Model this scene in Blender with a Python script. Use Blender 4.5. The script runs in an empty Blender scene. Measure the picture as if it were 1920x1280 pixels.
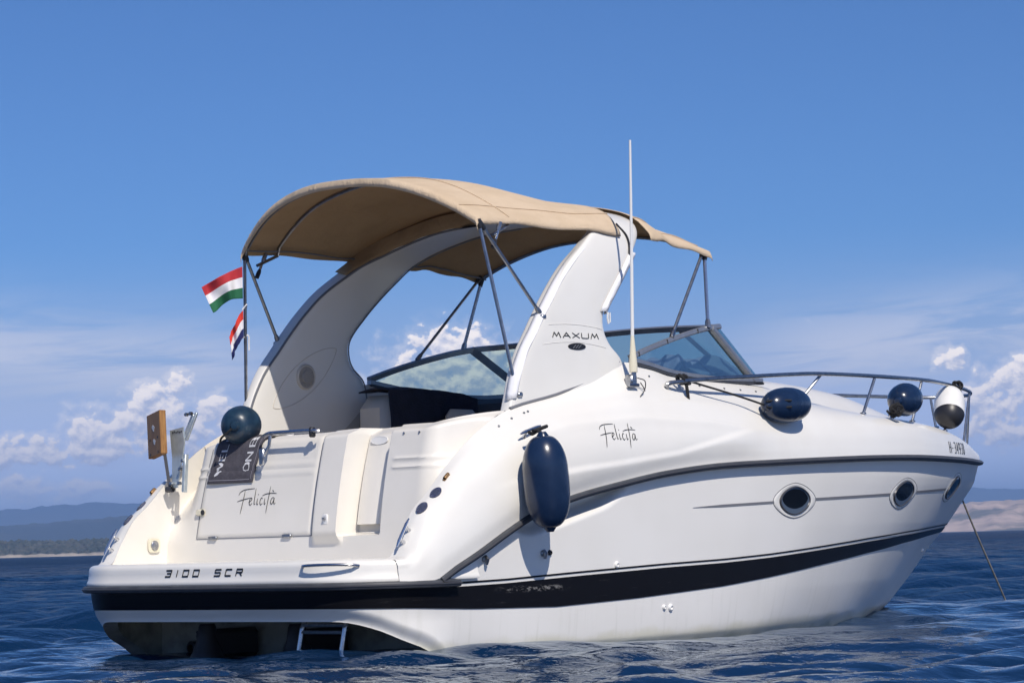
import bpy, math, random
import numpy as np
from mathutils import Vector, Matrix
from mathutils.bvhtree import BVHTree

random.seed(7)
rng = np.random.default_rng(11)
S = bpy.context.scene
COL = S.collection
RAD = math.radians

# ------------------------------------------------------------------ camera
# boat axes: X towards the bow, Y to port, Z up, water at z = 0 (metres)
CAM = Vector((-11.2, -12.2, 0.68))
YAW, PITCH, ROLL = RAD(40.2), RAD(4.6), RAD(-1.55)
fw = Vector((math.cos(PITCH)*math.cos(YAW), math.cos(PITCH)*math.sin(YAW), math.sin(PITCH)))
r0 = Vector((math.sin(YAW), -math.cos(YAW), 0)); u0 = r0.cross(fw)
rt = math.cos(ROLL)*r0 + math.sin(ROLL)*u0
up = -math.sin(ROLL)*r0 + math.cos(ROLL)*u0
cam = bpy.data.objects.new('camera', bpy.data.cameras.new('camera'))
COL.objects.link(cam)
cam.matrix_world = Matrix(((rt.x, up.x, -fw.x, CAM.x), (rt.y, up.y, -fw.y, CAM.y), (rt.z, up.z, -fw.z, CAM.z), (0, 0, 0, 1)))
cam.data.sensor_width = 36; cam.data.lens = 4700/1920*36
cam.data.clip_start = 0.1; cam.data.clip_end = 100000
S.camera = cam

# ------------------------------------------------------------------ light
SUN_AZ = math.atan2(-1.0, -0.53)          # towards the sun: behind the camera, on the starboard quarter
SUN_EL = RAD(45.5)
sd = Vector((math.cos(SUN_EL)*math.cos(SUN_AZ), math.cos(SUN_EL)*math.sin(SUN_AZ), math.sin(SUN_EL)))
sun = bpy.data.objects.new('sun', bpy.data.lights.new('sun', 'SUN'))
COL.objects.link(sun)
sun.data.energy = 4.2; sun.data.angle = RAD(0.53); sun.data.color = (1.0, 0.93, 0.835)
sun.rotation_euler = sd.to_track_quat('Z', 'Y').to_euler()
S.view_settings.view_transform = 'Standard'; S.view_settings.look = 'None'
S.view_settings.exposure = 0.06; S.view_settings.gamma = 1.0
S.cycles.max_bounces = 10; S.cycles.transparent_max_bounces = 16; S.cycles.volume_bounces = 0
S.cycles.sample_clamp_indirect = 12

W = bpy.data.worlds.new('World'); S.world = W; W.use_nodes = True
WN, WL = W.node_tree.nodes, W.node_tree.links
WN.clear()
class NB:
    """small node-building helper"""
    def __init__(s, tree): s.t = tree; s.n = tree.nodes; s.l = tree.links
    def put(s, sock, v):
        if hasattr(v, 'is_output'): s.l.new(v, sock)
        elif isinstance(v, (tuple, list)) and len(v) == 3 and sock.type == 'RGBA': sock.default_value = (*v, 1)
        else: sock.default_value = v
    def math(s, op, a, b=0.0, c=None, clamp=False):
        n = s.n.new('ShaderNodeMath'); n.operation = op; n.use_clamp = clamp
        s.put(n.inputs[0], a); s.put(n.inputs[1], b)
        if c is not None: s.put(n.inputs[2], c)
        return n.outputs[0]
    def vmath(s, op, a, b=(0, 0, 0)):
        n = s.n.new('ShaderNodeVectorMath'); n.operation = op
        s.put(n.inputs[0], a); s.put(n.inputs[1], b)
        return n.outputs[1] if op in ('DOT_PRODUCT', 'LENGTH', 'DISTANCE') else n.outputs[0]
    def sep(s, v):
        n = s.n.new('ShaderNodeSeparateXYZ'); s.l.new(v, n.inputs[0]); return n.outputs
    def comb(s, x, y, z):
        n = s.n.new('ShaderNodeCombineXYZ')
        for i, v in enumerate((x, y, z)): s.put(n.inputs[i], v)
        return n.outputs[0]
    def noise(s, vec, scale, detail=3, rough=0.5, dist=0.0, col=False):
        n = s.n.new('ShaderNodeTexNoise')
        if vec is not None: s.l.new(vec, n.inputs['Vector'])
        n.inputs['Scale'].default_value = scale; n.inputs['Detail'].default_value = detail
        n.inputs['Roughness'].default_value = rough; n.inputs['Distortion'].default_value = dist
        return n.outputs['Color' if col else 'Fac']
    def smooth(s, v, a, b, lo=0.0, hi=1.0):
        n = s.n.new('ShaderNodeMapRange'); n.interpolation_type = 'SMOOTHSTEP'
        s.put(n.inputs[0], v); s.put(n.inputs[1], a); s.put(n.inputs[2], b); s.put(n.inputs[3], lo); s.put(n.inputs[4], hi)
        return n.outputs[0]
    def mixmul(s, a, b):
        n = s.n.new('ShaderNodeMix'); n.data_type = 'RGBA'; n.blend_type = 'MULTIPLY'; n.inputs[0].default_value = 1
        s.put(n.inputs[6], a); s.put(n.inputs[7], b); return n.outputs[2]
    def mix(s, f, a, b):
        n = s.n.new('ShaderNodeMix'); n.data_type = 'RGBA'
        s.put(n.inputs[0], f); s.put(n.inputs[6], a); s.put(n.inputs[7], b)
        return n.outputs[2]

wb = NB(W.node_tree)
sky = WN.new('ShaderNodeTexSky'); sky.sky_type = 'NISHITA'; sky.sun_disc = False
sky.sun_elevation = SUN_EL; sky.sun_rotation = math.atan2(sd.x, sd.y)
sky.altitude = 0; sky.air_density = 0.85; sky.dust_density = 0.0; sky.ozone_density = 4.0
bg = WN.new('ShaderNodeBackground'); bg.inputs[1].default_value = 0.081
WL.new(wb.mixmul(sky.outputs[0], (0.51, 0.77, 1.13)), bg.inputs[0])
tc = WN.new('ShaderNodeTexCoord')
dv = wb.vmath('NORMALIZE', tc.outputs['Generated'])
# azimuth (relative to the bay the boat looks across) and elevation, in degrees
az_dir = Vector((math.cos(YAW), math.sin(YAW), 0)); az_side = Vector((math.sin(YAW), -math.cos(YAW), 0))
dx, dy, dz = wb.sep(dv)
azm = wb.math('MULTIPLY', wb.math('ARCTAN2', wb.vmath('DOT_PRODUCT', dv, tuple(az_side)), wb.vmath('DOT_PRODUCT', dv, tuple(az_dir))), 180/math.pi)
elv = wb.math('MULTIPLY', wb.math('ARCSINE', dz), 180/math.pi)
# cumulus heaps low over the far shore: (azimuth, elevation, half width, half height) in degrees
HEAPS = [(-1.5, 4.15, 1.25, .85), (-2.7, 3.5, .9, .5), (-.3, 3.7, 1.0, .7), (-9.5, 2.75, .7, .5), (-1.5, 4.45, .75, .55), (-2.6, 3.35, .6, .35), (-0.5, 4.1, .6, .5), (-1.55, 4.05, 1.0, .75), (-0.9, 3.75, .8, .55), (-2.2, 3.55, .8, .4), (-0.2, 3.5, .7, .4), (-1.0, 4.6, .45, .42), (-1.75, 4.6, .35, .3),
         (-8.0, 3.2, .75, .50), (-8.7, 2.75, .55, .55), (-9.3, 2.45, .8, .45), (-9.9, 2.3, .6, .30), (-7.3, 2.7, .6, .35), (-7.9, 2.45, .8, .3), (-10.9, 2.35, .8, .35), (-11.6, 2.3, .5, .4),
         (-8.35, 3.55, .4, .35), (-7.6, 3.75, .35, .3), (-6.9, 3.1, .6, .4),
         (9.9, 3.85, .32, .3), (11.3, 3.2, .8, .5), (10.8, 2.7, .6, .45), (11.9, 3.6, .6, .45), (11.0, 2.2, .7, .35), (10.3, 2.9, .5, .4), (12.6, 2.9, .7, .6),
         (-11.2, 1.5, .7, .33), (-10.0, 1.45, 1.0, .22), (-13.8, 2.6, 1.2, .6), (14.8, 2.9, 1.4, .7), (-17, 2.4, 1.6, .7), (18, 2.4, 2, .6),
         (5.0, 2.2, 1.2, .4), (3.0, 2.4, 1.0, .5), (7.4, 2.0, .9, .35)]
def cloud_density(offx, offy):
    a = wb.math('ADD', azm, offx); e = wb.math('ADD', elv, offy)
    p = wb.comb(a, wb.math('MULTIPLY', e, 1.25), 0.0)
    n1 = wb.noise(p, 1.7, 9, 0.60, 0.2)
    warp = wb.math('MULTIPLY', wb.math('SUBTRACT', wb.noise(p, 2.3, 2), 0.5), 0.5)
    env = None
    for (ca, ce, wa, we) in HEAPS:
        x = wb.math('MULTIPLY', wb.math('ADD', wb.math('SUBTRACT', a, ca), warp), 1/wa)
        y0 = wb.math('ADD', wb.math('SUBTRACT', e, ce), warp)
        y = wb.math('MULTIPLY', y0, 1/we)
        r2 = wb.math('ADD', wb.math('MULTIPLY', x, x), wb.math('MULTIPLY', y, y))
        g = wb.math('SUBTRACT', 1.0, r2)
        env = g if env is None else wb.math('SMOOTH_MAX', env, g, 0.35)
    env = wb.math('MAXIMUM', env, -2.0)
    return wb.math('ADD', wb.math('MULTIPLY', env, 0.58), wb.math('MULTIPLY', wb.math('SUBTRACT', n1, 0.5), 3.3))
d0 = cloud_density(0.0, 0.0)
d1 = cloud_density(-0.05, 0.13)
cov = wb.math('MAXIMUM', wb.math('MULTIPLY', wb.smooth(d0, -0.05, 0.26), wb.smooth(elv, 6.3, 5.6)), wb.math('MULTIPLY', wb.smooth(d0, -0.75, 0.1), wb.smooth(elv, 5.6, 4.4, 0.0, 0.34)))
fade = wb.smooth(elv, 0.9, 2.2, 0.35, 1.0)
cov = wb.math('MULTIPLY', cov, fade)
shade = wb.smooth(wb.math('SUBTRACT', d0, d1), -0.5, 0.55)
ccol = wb.mix(shade, (0.38, 0.42, 0.56), (0.86, 0.79, 0.755))
ccol = wb.mix(wb.smooth(elv, 1.0, 4.2), wb.mix(0.45, ccol, (0.32, 0.38, 0.60)), ccol)
# thin veils of high cloud and the milky band near the horizon
pv = wb.comb(wb.math('MULTIPLY', azm, 0.16), wb.math('MULTIPLY', elv, 0.62), 3.7)
veil = wb.noise(pv, 1.0, 6, 0.55, 0.4)
side = wb.smooth(wb.math('ABSOLUTE', wb.math('ADD', azm, 0.5)), 2.5, 9.0)
veil = wb.math('MULTIPLY', wb.smooth(veil, 0.36, 0.60), wb.math('MULTIPLY', wb.smooth(elv, 6.9, 4.6), side))
wisp = wb.noise(wb.comb(wb.math('MULTIPLY', azm, 0.22), wb.math('MULTIPLY', wb.math('SUBTRACT', elv, wb.math('MULTIPLY', azm, 0.06)), 1.7), 9.1), 1.0, 8, 0.62, 0.5)
ec = wb.math('MULTIPLY', wb.math('SUBTRACT', wb.math('SUBTRACT', elv, wb.math('MULTIPLY', wb.math('ABSOLUTE', azm), 0.10)), 3.35), 1/0.95)
wm = wb.math('MULTIPLY', wb.math('POWER', 2.718, wb.math('MULTIPLY', wb.math('MULTIPLY', ec, ec), -1.0)), wb.smooth(wb.math('ABSOLUTE', azm), 3.5, 7.5))
wm = wb.math('MULTIPLY', wm, wb.smooth(wisp, 0.34, 0.60, 0.05, 1.0))
band = wb.smooth(elv, 7.2, 2.2, 0.0, 0.88)
vf = wb.math('MAXIMUM', wb.math('MULTIPLY', veil, 0.5), band)
bgv = WN.new('ShaderNodeBackground'); bgv.inputs[0].default_value = (0.47, 0.555, 0.83, 1); WL.new(wb.smooth(elv, 4.8, 1.2, 0.92, 1.45), bgv.inputs[1])
bgc = WN.new('ShaderNodeBackground'); WL.new(ccol, bgc.inputs[0]); bgc.inputs[1].default_value = 1.45
bgw = WN.new('ShaderNodeBackground'); bgw.inputs[0].default_value = (0.66, 0.71, 0.88, 1); bgw.inputs[1].default_value = 1.0
mx0 = WN.new('ShaderNodeMixShader'); WL.new(vf, mx0.inputs[0]); WL.new(bg.outputs[0], mx0.inputs[1]); WL.new(bgv.outputs[0], mx0.inputs[2])
mx1 = WN.new('ShaderNodeMixShader'); WL.new(wb.math('MULTIPLY', wm, 0.85), mx1.inputs[0]); WL.new(mx0.outputs[0], mx1.inputs[1]); WL.new(bgw.outputs[0], mx1.inputs[2])
mx2 = WN.new('ShaderNodeMixShader'); WL.new(cov, mx2.inputs[0]); WL.new(mx1.outputs[0], mx2.inputs[1]); WL.new(bgc.outputs[0], mx2.inputs[2])
wo = WN.new('ShaderNodeOutputWorld'); WL.new(mx2.outputs[0], wo.inputs[0])

# ------------------------------------------------------------------ materials
def mat(name, col, rough=0.5, metal=0.0, coat=0.0, spec=0.5, bump=None, vary=None, scale=5.0):
    m = bpy.data.materials.new(name); m.use_nodes = True
    b = NB(m.node_tree); p = m.node_tree.nodes['Principled BSDF']
    p.inputs['Base Color'].default_value = (*col, 1); p.inputs['Roughness'].default_value = rough
    p.inputs['Metallic'].default_value = metal; p.inputs['Coat Weight'].default_value = coat
    p.inputs['Coat Roughness'].default_value = 0.06; p.inputs['Specular IOR Level'].default_value = spec
    t = m.node_tree.nodes.new('ShaderNodeTexCoord').outputs['Object']
    if vary:
        n = b.noise(t, scale, 5, 0.6)
        f = b.smooth(n, 0.35, 0.68)
        m.node_tree.links.new(b.mix(f, col, vary), p.inputs['Base Color'])
    if bump:
        bs, bd = bump
        bn = m.node_tree.nodes.new('ShaderNodeBump'); bn.inputs['Strength'].default_value = 1; bn.inputs['Distance'].default_value = bd
        m.node_tree.links.new(b.noise(t, bs, 4, 0.55), bn.inputs['Height']); m.node_tree.links.new(bn.outputs[0], p.inputs['Normal'])
    return m

M = {}
M['gel'] = mat('white_gelcoat', (0.81, 0.79, 0.74), 0.34, coat=0.35, bump=(2.2, 0.0025), vary=(0.78, 0.755, 0.70), scale=1.7)
M['cream'] = mat('cream_gelcoat', (0.79, 0.755, 0.69), 0.38, coat=0.25, bump=(2.6, 0.002), vary=(0.76, 0.725, 0.655), scale=2.2)
M['liner'] = mat('cream_liner', (0.60, 0.55, 0.47), 0.5, vary=(0.56, 0.51, 0.44), scale=3)
M['black'] = mat('black_gelcoat', (0.006, 0.006, 0.008), 0.30, spec=0.12, vary=(0.009, 0.008, 0.009), scale=3)
def scuffed_black():
    m = M['black']; b = NB(m.node_tree); p = m.node_tree.nodes['Principled BSDF']
    t = m.node_tree.nodes.new('ShaderNodeTexCoord').outputs['Object']; x, y, z = b.sep(t)
    zone = b.math('MULTIPLY', b.math('MULTIPLY', b.smooth(x, 1.15, 1.4), b.smooth(x, 2.0, 1.75)), b.math('MULTIPLY', b.smooth(z, .355, .375), b.smooth(z, .41, .385)))
    sp_ = b.smooth(b.noise(b.comb(b.math('MULTIPLY', x, 22.0), y, b.math('MULTIPLY', z, 60.0)), 1.0, 5, .7), .52, .62)
    fine = b.math('MULTIPLY', b.smooth(b.noise(b.comb(b.math('MULTIPLY', x, 5.0), y, b.math('MULTIPLY', z, 90.0)), 1.0, 4, .7), .64, .75), .25)
    f = b.math('MAXIMUM', b.math('MULTIPLY', zone, sp_), fine)
    m.node_tree.links.new(b.mix(f, (0.007, 0.007, 0.009), (0.20, 0.195, 0.19)), p.inputs['Base Color'])
scuffed_black()
M['ink'] = mat('black_vinyl', (0.015, 0.015, 0.017), 0.45)
M['rubber'] = mat('dark_rubber', (0.040, 0.044, 0.054), 0.55, vary=(0.06, 0.065, 0.075), scale=9)
M['gasket'] = mat('grey_gasket', (0.17, 0.175, 0.19), 0.5)
M['steel'] = mat('stainless_steel', (0.66, 0.66, 0.67), 0.27, metal=1.0)
M['dull_steel'] = mat('dull_steel', (0.42, 0.43, 0.45), 0.34, metal=1.0, vary=(0.3, 0.31, 0.33), scale=20)
M['alloy'] = mat('grey_aluminium', (0.40, 0.41, 0.43), 0.38, metal=0.7, vary=(0.34, 0.35, 0.37), scale=12)
M['dark_alloy'] = mat('dark_aluminium', (0.07, 0.07, 0.078), 0.4, metal=0.3)
M['galv'] = mat('galvanised_steel', (0.62, 0.68, 0.70), 0.4, metal=0.6, vary=(0.5, 0.56, 0.58), scale=18)
M['navy'] = mat('navy_vinyl', (0.007, 0.019, 0.053), 0.27, coat=0.12, vary=(0.011, 0.026, 0.066), scale=7, bump=(9, 0.0016))
M['teal'] = mat('faded_navy_vinyl', (0.009, 0.028, 0.056), 0.36, vary=(0.018, 0.045, 0.075), scale=11, bump=(9, 0.002))
M['white_vinyl'] = mat('white_vinyl', (0.78, 0.77, 0.74), 0.3, vary=(0.72, 0.71, 0.68), scale=6)
M['rope_black'] = mat('black_rope', (0.012, 0.012, 0.014), 0.8, bump=(160, 0.002))
M['rope_grey'] = mat('grey_rope', (0.23, 0.21, 0.18), 0.85, bump=(160, 0.002), vary=(0.15, 0.14, 0.125), scale=30)
M['white_cloth'] = mat('white_webbing', (0.78, 0.78, 0.80), 0.7, bump=(30, 0.003))
M['towel'] = mat('navy_towel', (0.009, 0.012, 0.026), 0.95, bump=(45, 0.006), vary=(0.013, 0.017, 0.036), scale=14)
M['mat'] = mat('charcoal_pile', (0.062, 0.058, 0.072), 0.95, bump=(120, 0.004), vary=(0.085, 0.08, 0.097), scale=26)
M['letter_white'] = mat('pale_print', (0.62, 0.62, 0.64), 0.9)
M['letter_grey'] = mat('mat_border', (0.30, 0.29, 0.33), 0.9)
M['plastic'] = mat('white_plastic', (0.76, 0.755, 0.74), 0.3)
M['cream_plastic'] = mat('cream_plastic', (0.72, 0.67, 0.52), 0.4)
M['dark_plastic'] = mat('dark_plastic', (0.02, 0.02, 0.024), 0.4)
M['vent_blue'] = mat('smoked_blue_plastic', (0.045, 0.05, 0.10), 0.25, vary=(0.09, 0.10, 0.15), scale=40)
M['brass'] = mat('worn_brass', (0.42, 0.25, 0.12), 0.4, metal=0.8)
M['grille'] = mat('beige_grille', (0.36, 0.33, 0.29), 0.6)
M['under'] = mat('fouled_bottom_paint', (0.33, 0.35, 0.32), 0.45, vary=(0.16, 0.18, 0.16), scale=5)  # grey-green of growth and dirt, darkened to stand in for shade under the platform
M['dash'] = mat('charcoal_dash', (0.055, 0.057, 0.065), 0.6)
M['fl_red'] = mat('red_cloth', (0.42, 0.025, 0.035), 0.85)
M['fl_red2'] = mat('bright_red_cloth', (0.62, 0.04, 0.025), 0.85)
M['fl_white'] = mat('white_cloth', (0.70, 0.70, 0.74), 0.85)
M['fl_green'] = mat('green_cloth', (0.01, 0.11, 0.05), 0.85)
M['fl_blue'] = mat('blue_cloth', (0.012, 0.018, 0.11), 0.85)

def hull_material():
    m = bpy.data.materials.new('white_hull_gelcoat'); m.use_nodes = True
    b = NB(m.node_tree); p = m.node_tree.nodes['Principled BSDF']
    p.inputs['Roughness'].default_value = 0.28; p.inputs['Coat Weight'].default_value = 0.18; p.inputs['Coat Roughness'].default_value = 0.08
    t = m.node_tree.nodes.new('ShaderNodeTexCoord').outputs['Object']
    x, y, z = b.sep(t)
    base = b.mix(b.smooth(b.noise(t, 1.3, 4), 0.35, 0.7), (0.81, 0.79, 0.75), (0.775, 0.755, 0.71))
    # run-off streaks and the yellowed scum line just above the water
    streak = b.noise(b.comb(b.math('MULTIPLY', x, 9.0), y, b.math('MULTIPLY', z, 0.7)), 2.0, 5, 0.6)
    low = b.smooth(z, 0.62, 0.05)
    base = b.mix(b.math('MULTIPLY', b.smooth(streak, 0.5, 0.75), b.math('MULTIPLY', low, 0.42)), base, (0.60, 0.59, 0.53))
    wob = b.math('ADD', z, b.math('MULTIPLY', b.math('SUBTRACT', b.noise(t, 2.6, 5, 0.65), 0.5), 0.16))
    base = b.mix(b.smooth(wob, 0.085, 0.01, 0.0, 0.5), base, (0.56, 0.53, 0.36))
    base = b.mix(b.smooth(wob, 0.0, -0.06, 0.0, 0.7), base, (0.30, 0.32, 0.24))
    m.node_tree.links.new(base, p.inputs['Base Color'])
    bn = m.node_tree.nodes.new('ShaderNodeBump'); bn.inputs['Distance'].default_value = 0.003
    m.node_tree.links.new(b.noise(t, 1.6, 3), bn.inputs['Height']); m.node_tree.links.new(bn.outputs[0], p.inputs['Normal'])
    return m
M['hull'] = hull_material()

def canvas_material(name='tan_canvas', ca=(0.74, 0.585, 0.42), cb=(0.68, 0.53, 0.37)):
    m = bpy.data.materials.new(name); m.use_nodes = True
    b = NB(m.node_tree); n = m.node_tree.nodes; l = m.node_tree.links
    t = n.new('ShaderNodeTexCoord').outputs['Object']
    f = b.smooth(b.noise(t, 3.5, 5, 0.6), 0.35, 0.7)
    col = b.mix(f, ca, cb)
    d = n.new('ShaderNodeBsdfDiffuse'); l.new(col, d.inputs[0])
    tr = n.new('ShaderNodeBsdfTranslucent'); tr.inputs[0].default_value = (0.40, 0.24, 0.10, 1)
    bn = n.new('ShaderNodeBump'); bn.inputs['Distance'].default_value = 0.019; bn.inputs['Strength'].default_value = 0.9
    tx, ty, tz = b.sep(t)
    pull = b.noise(b.comb(b.math('MULTIPLY', tx, 2.2), b.math('MULTIPLY', ty, 9.0), b.math('MULTIPLY', tz, 5.0)), 1.0, 4, 0.55, 0.8)
    h = b.math('ADD', b.math('ADD', b.noise(t, 5.0, 4, 0.6, 0.6), b.math('MULTIPLY', pull, .9)), b.math('MULTIPLY', b.noise(t, 90, 2), 0.10))
    l.new(h, bn.inputs['Height']); l.new(bn.outputs[0], d.inputs['Normal'])
    mx = n.new('ShaderNodeMixShader'); mx.inputs[0].default_value = 0.17
    l.new(d.outputs[0], mx.inputs[1]); l.new(tr.outputs[0], mx.inputs[2])
    l.new(mx.outputs[0], n['Material Output'].inputs[0])
    return m
M['canvas'] = canvas_material(); M['canvas_under'] = canvas_material('tan_canvas_underside', (0.48, 0.335, 0.195), (0.43, 0.295, 0.17))  # underside repeats the canvas in deeper brown, its shade put into the colour

def glass_material(name, tcol, fac):
    m = bpy.data.materials.new(name); m.use_nodes = True
    n = m.node_tree.nodes; l = m.node_tree.links; n.clear()
    t = n.new('ShaderNodeBsdfTransparent'); t.inputs[0].default_value = (*tcol, 1)
    g = n.new('ShaderNodeBsdfGlossy'); g.inputs['Roughness'].default_value = 0.02; g.inputs[0].default_value = (0.9, 0.95, 1, 1)
    fr = n.new('ShaderNodeFresnel'); fr.inputs[0].default_value = 1.45
    mm = n.new('ShaderNodeMath'); mm.operation = 'MULTIPLY'; mm.inputs[1].default_value = fac; l.new(fr.outputs[0], mm.inputs[0])
    mx = n.new('ShaderNodeMixShader'); l.new(mm.outputs[0], mx.inputs[0]); l.new(t.outputs[0], mx.inputs[1]); l.new(g.outputs[0], mx.inputs[2])
    o = n.new('ShaderNodeOutputMaterial'); l.new(mx.outputs[0], o.inputs[0])
    return m
M['glass'] = glass_material('tinted_glass', (0.53, 0.66, 0.64), 0.36)
M['smoke_bevel'] = mat('smoked_bevel', (0.085, 0.115, 0.16), 0.15, spec=0.6)  # pale blue-grey that paints the reflected crescent low in each porthole
M['port_glass'] = mat('smoked_glass', (0.005, 0.006, 0.008), 0.06, spec=0.22)

def wood_material():
    m = bpy.data.materials.new('varnished_wood'); m.use_nodes = True
    b = NB(m.node_tree); p = m.node_tree.nodes['Principled BSDF']; p.inputs['Roughness'].default_value = 0.45
    t = m.node_tree.nodes.new('ShaderNodeTexCoord').outputs['Object']
    x, y, z = b.sep(t)
    g = b.noise(b.comb(b.math('MULTIPLY', x, 60), b.math('MULTIPLY', y, 60), b.math('MULTIPLY', z, 4)), 1.0, 4, 0.6, 0.5)
    m.node_tree.links.new(b.mix(b.smooth(g, 0.3, 0.7), (0.36, 0.185, 0.055), (0.22, 0.10, 0.028)), p.inputs['Base Color'])
    return m
M['wood'] = wood_material()

def striped_towel_material():
    m = bpy.data.materials.new('striped_blue_towel'); m.use_nodes = True
    b = NB(m.node_tree); p = m.node_tree.nodes['Principled BSDF']; p.inputs['Roughness'].default_value = 0.95
    t = m.node_tree.nodes.new('ShaderNodeTexCoord').outputs['Object']
    x, y, z = b.sep(t)
    w = b.math('ADD', b.math('ADD', b.math('MULTIPLY', x, 3.3), b.math('MULTIPLY', z, 2.0)), b.math('MULTIPLY', b.noise(t, 3.2, 2), 1.6))
    fr = b.math('FRACT', w)
    s = b.math('MULTIPLY', b.smooth(fr, 0.06, 0.09), b.smooth(fr, 0.24, 0.27, 1.0, 0.0))
    m.node_tree.links.new(b.mix(s, (0.13, 0.17, 0.26), (0.012, 0.02, 0.07)), p.inputs['Base Color'])
    return m
M['stripe_towel'] = striped_towel_material()

# ------------------------------------------------------------------ mesh helpers
def tag(o, label=None, cat=None, group=None, kind=None):
    if label: o['label'] = label
    if cat: o['category'] = cat
    if group: o['group'] = group
    if kind: o['kind'] = kind
    return o
def mesh_obj(name, V, F, m, parent=None, smooth=40, mats=None, fm=None):
    me = bpy.data.meshes.new(name)
    me.from_pydata([tuple(map(float, v)) for v in V], [], [tuple(map(int, f)) for f in F])
    for mm in (mats or [m]): me.materials.append(mm)
    if fm is not None: me.polygons.foreach_set('material_index', np.asarray(fm, dtype=np.int32))
    me.update()
    if smooth:
        me.polygons.foreach_set('use_smooth', np.ones(len(me.polygons), dtype=bool))
        me.set_sharp_from_angle(angle=RAD(smooth))
    o = bpy.data.objects.new(name, me); COL.objects.link(o)
    if parent: o.parent = parent
    return o
def empty(name, loc=(0, 0, 0), parent=None):
    o = bpy.data.objects.new(name, None); o.empty_display_size = 0.2; o.location = loc; COL.objects.link(o)
    if parent: o.parent = parent
    return o
class MB:
    """collects shapes into one mesh"""
    def __init__(s): s.V = []; s.F = []; s.fm = []
    def add(s, V, F, k=0):
        b = len(s.V); s.V += [tuple(v) for v in V]; s.F += [tuple(i+b for i in f) for f in F]; s.fm += [k]*len(F); return s
    def grid(s, P, wrap_u=False, wrap_v=False, flip=False, k=0):
        P = np.asarray(P, float); nu, nv = P.shape[:2]
        F = []
        for i in range(nu if wrap_u else nu-1):
            for j in range(nv if wrap_v else nv-1):
                a, b_, c, d = i*nv+j, ((i+1) % nu)*nv+j, ((i+1) % nu)*nv+(j+1) % nv, i*nv+(j+1) % nv
                F.append((a, d, c, b_) if flip else (a, b_, c, d))
        return s.add(P.reshape(-1, 3), F, k)
    def tube(s, pts, r, n=8, k=0, closed=False, cap=True):
        pts = [Vector(p) for p in pts]; N = len(pts)
        rr = r if hasattr(r, '__len__') else [r]*N
        ref = None; rings = []
        for i, p in enumerate(pts):
            a = pts[i-1] if (i > 0 or closed) else p; c = pts[(i+1) % N] if (i < N-1 or closed) else p
            t = (c-a).normalized()
            if ref is None:
                ref = Vector((0, 0, 1)) if abs(t.z) < .9 else Vector((1, 0, 0))
            sx = t.cross(ref).normalized(); sy = sx.cross(t).normalized(); ref = sy
            rings.append([p + rr[i]*(math.cos(q)*sx + math.sin(q)*sy) for q in [2*math.pi*j/n for j in range(n)]])
        s.grid([[tuple(v) for v in R_] for R_ in rings], wrap_u=closed, wrap_v=True, k=k)
        if cap and not closed:
            b = len(s.V); s.V += [tuple(v) for v in rings[0]]+[tuple(v) for v in rings[-1]]
            s.F += [tuple(b+j for j in range(n)), tuple(b+n+j for j in reversed(range(n)))]; s.fm += [k, k]
        return s
    def lathe(s, prof, loc, axis, n=24, k=0):
        """prof: (distance along the axis, radius)"""
        ax = Vector(axis).normalized(); ref = Vector((0, 0, 1)) if abs(ax.z) < .9 else Vector((1, 0, 0))
        sx = ax.cross(ref).normalized(); sy = ax.cross(sx).normalized(); L = Vector(loc)
        P = [[tuple(L + ax*h + rad*(math.cos(q)*sx+math.sin(q)*sy)) for q in [2*math.pi*j/n for j in range(n)]] for h, rad in prof]
        return s.grid(P, wrap_v=True, k=k, flip=False)
    def box(s, c, size, rot=None, bev=0.0, k=0):
        c = Vector(c); hx, hy, hz = [v/2 for v in size]; b = min(bev, hx*.9, hy*.9, hz*.9)
        rot = rot or Matrix.Identity(3)
        if b <= 0:
            V = [c+rot@Vector((x*hx, y*hy, z*hz)) for x in (-1, 1) for y in (-1, 1) for z in (-1, 1)]
            F = [(0, 1, 3, 2), (4, 6, 7, 5), (0, 4, 5, 1), (2, 3, 7, 6), (0, 2, 6, 4), (1, 5, 7, 3)]
            return s.add(V, F, k)
        V = []; idx = {}
        for x in (-1, 1):
            for y in (-1, 1):
                for z in (-1, 1):
                    for a in range(3):
                        h = [hx-b, hy-b, hz-b]; h[a] += b
                        idx[(x, y, z, a)] = len(V); V.append(c+rot@Vector((x*h[0], y*h[1], z*h[2])))
        F = []
        for sg in (-1, 1):
            F.append([idx[(sg, y, z, 0)] for y, z in ((-1, -1), (1, -1), (1, 1), (-1, 1))])
            F.append([idx[(x, sg, z, 1)] for x, z in ((-1, -1), (1, -1), (1, 1), (-1, 1))])
            F.append([idx[(x, y, sg, 2)] for x, y in ((-1, -1), (1, -1), (1, 1), (-1, 1))])
        for p in (-1, 1):
            for q in (-1, 1):
                F.append([idx[(-1, p, q, 1)], idx[(1, p, q, 1)], idx[(1, p, q, 2)], idx[(-1, p, q, 2)]])
                F.append([idx[(p, -1, q, 0)], idx[(p, 1, q, 0)], idx[(p, 1, q, 2)], idx[(p, -1, q, 2)]])
                F.append([idx[(p, q, -1, 0)], idx[(p, q, 1, 0)], idx[(p, q, 1, 1)], idx[(p, q, -1, 1)]])
                for z in (-1, 1): F.append([idx[(p, q, z, a)] for a in range(3)])
        cc = c
        F2 = []
        for f in F:
            ctr = sum((V[i] for i in f), Vector())/len(f)
            nn = (V[f[1]]-V[f[0]]).cross(V[f[2]]-V[f[0]])
            F2.append(f if nn.dot(ctr-cc) > 0 else f[::-1])
        return s.add(V, F2, k)
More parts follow.
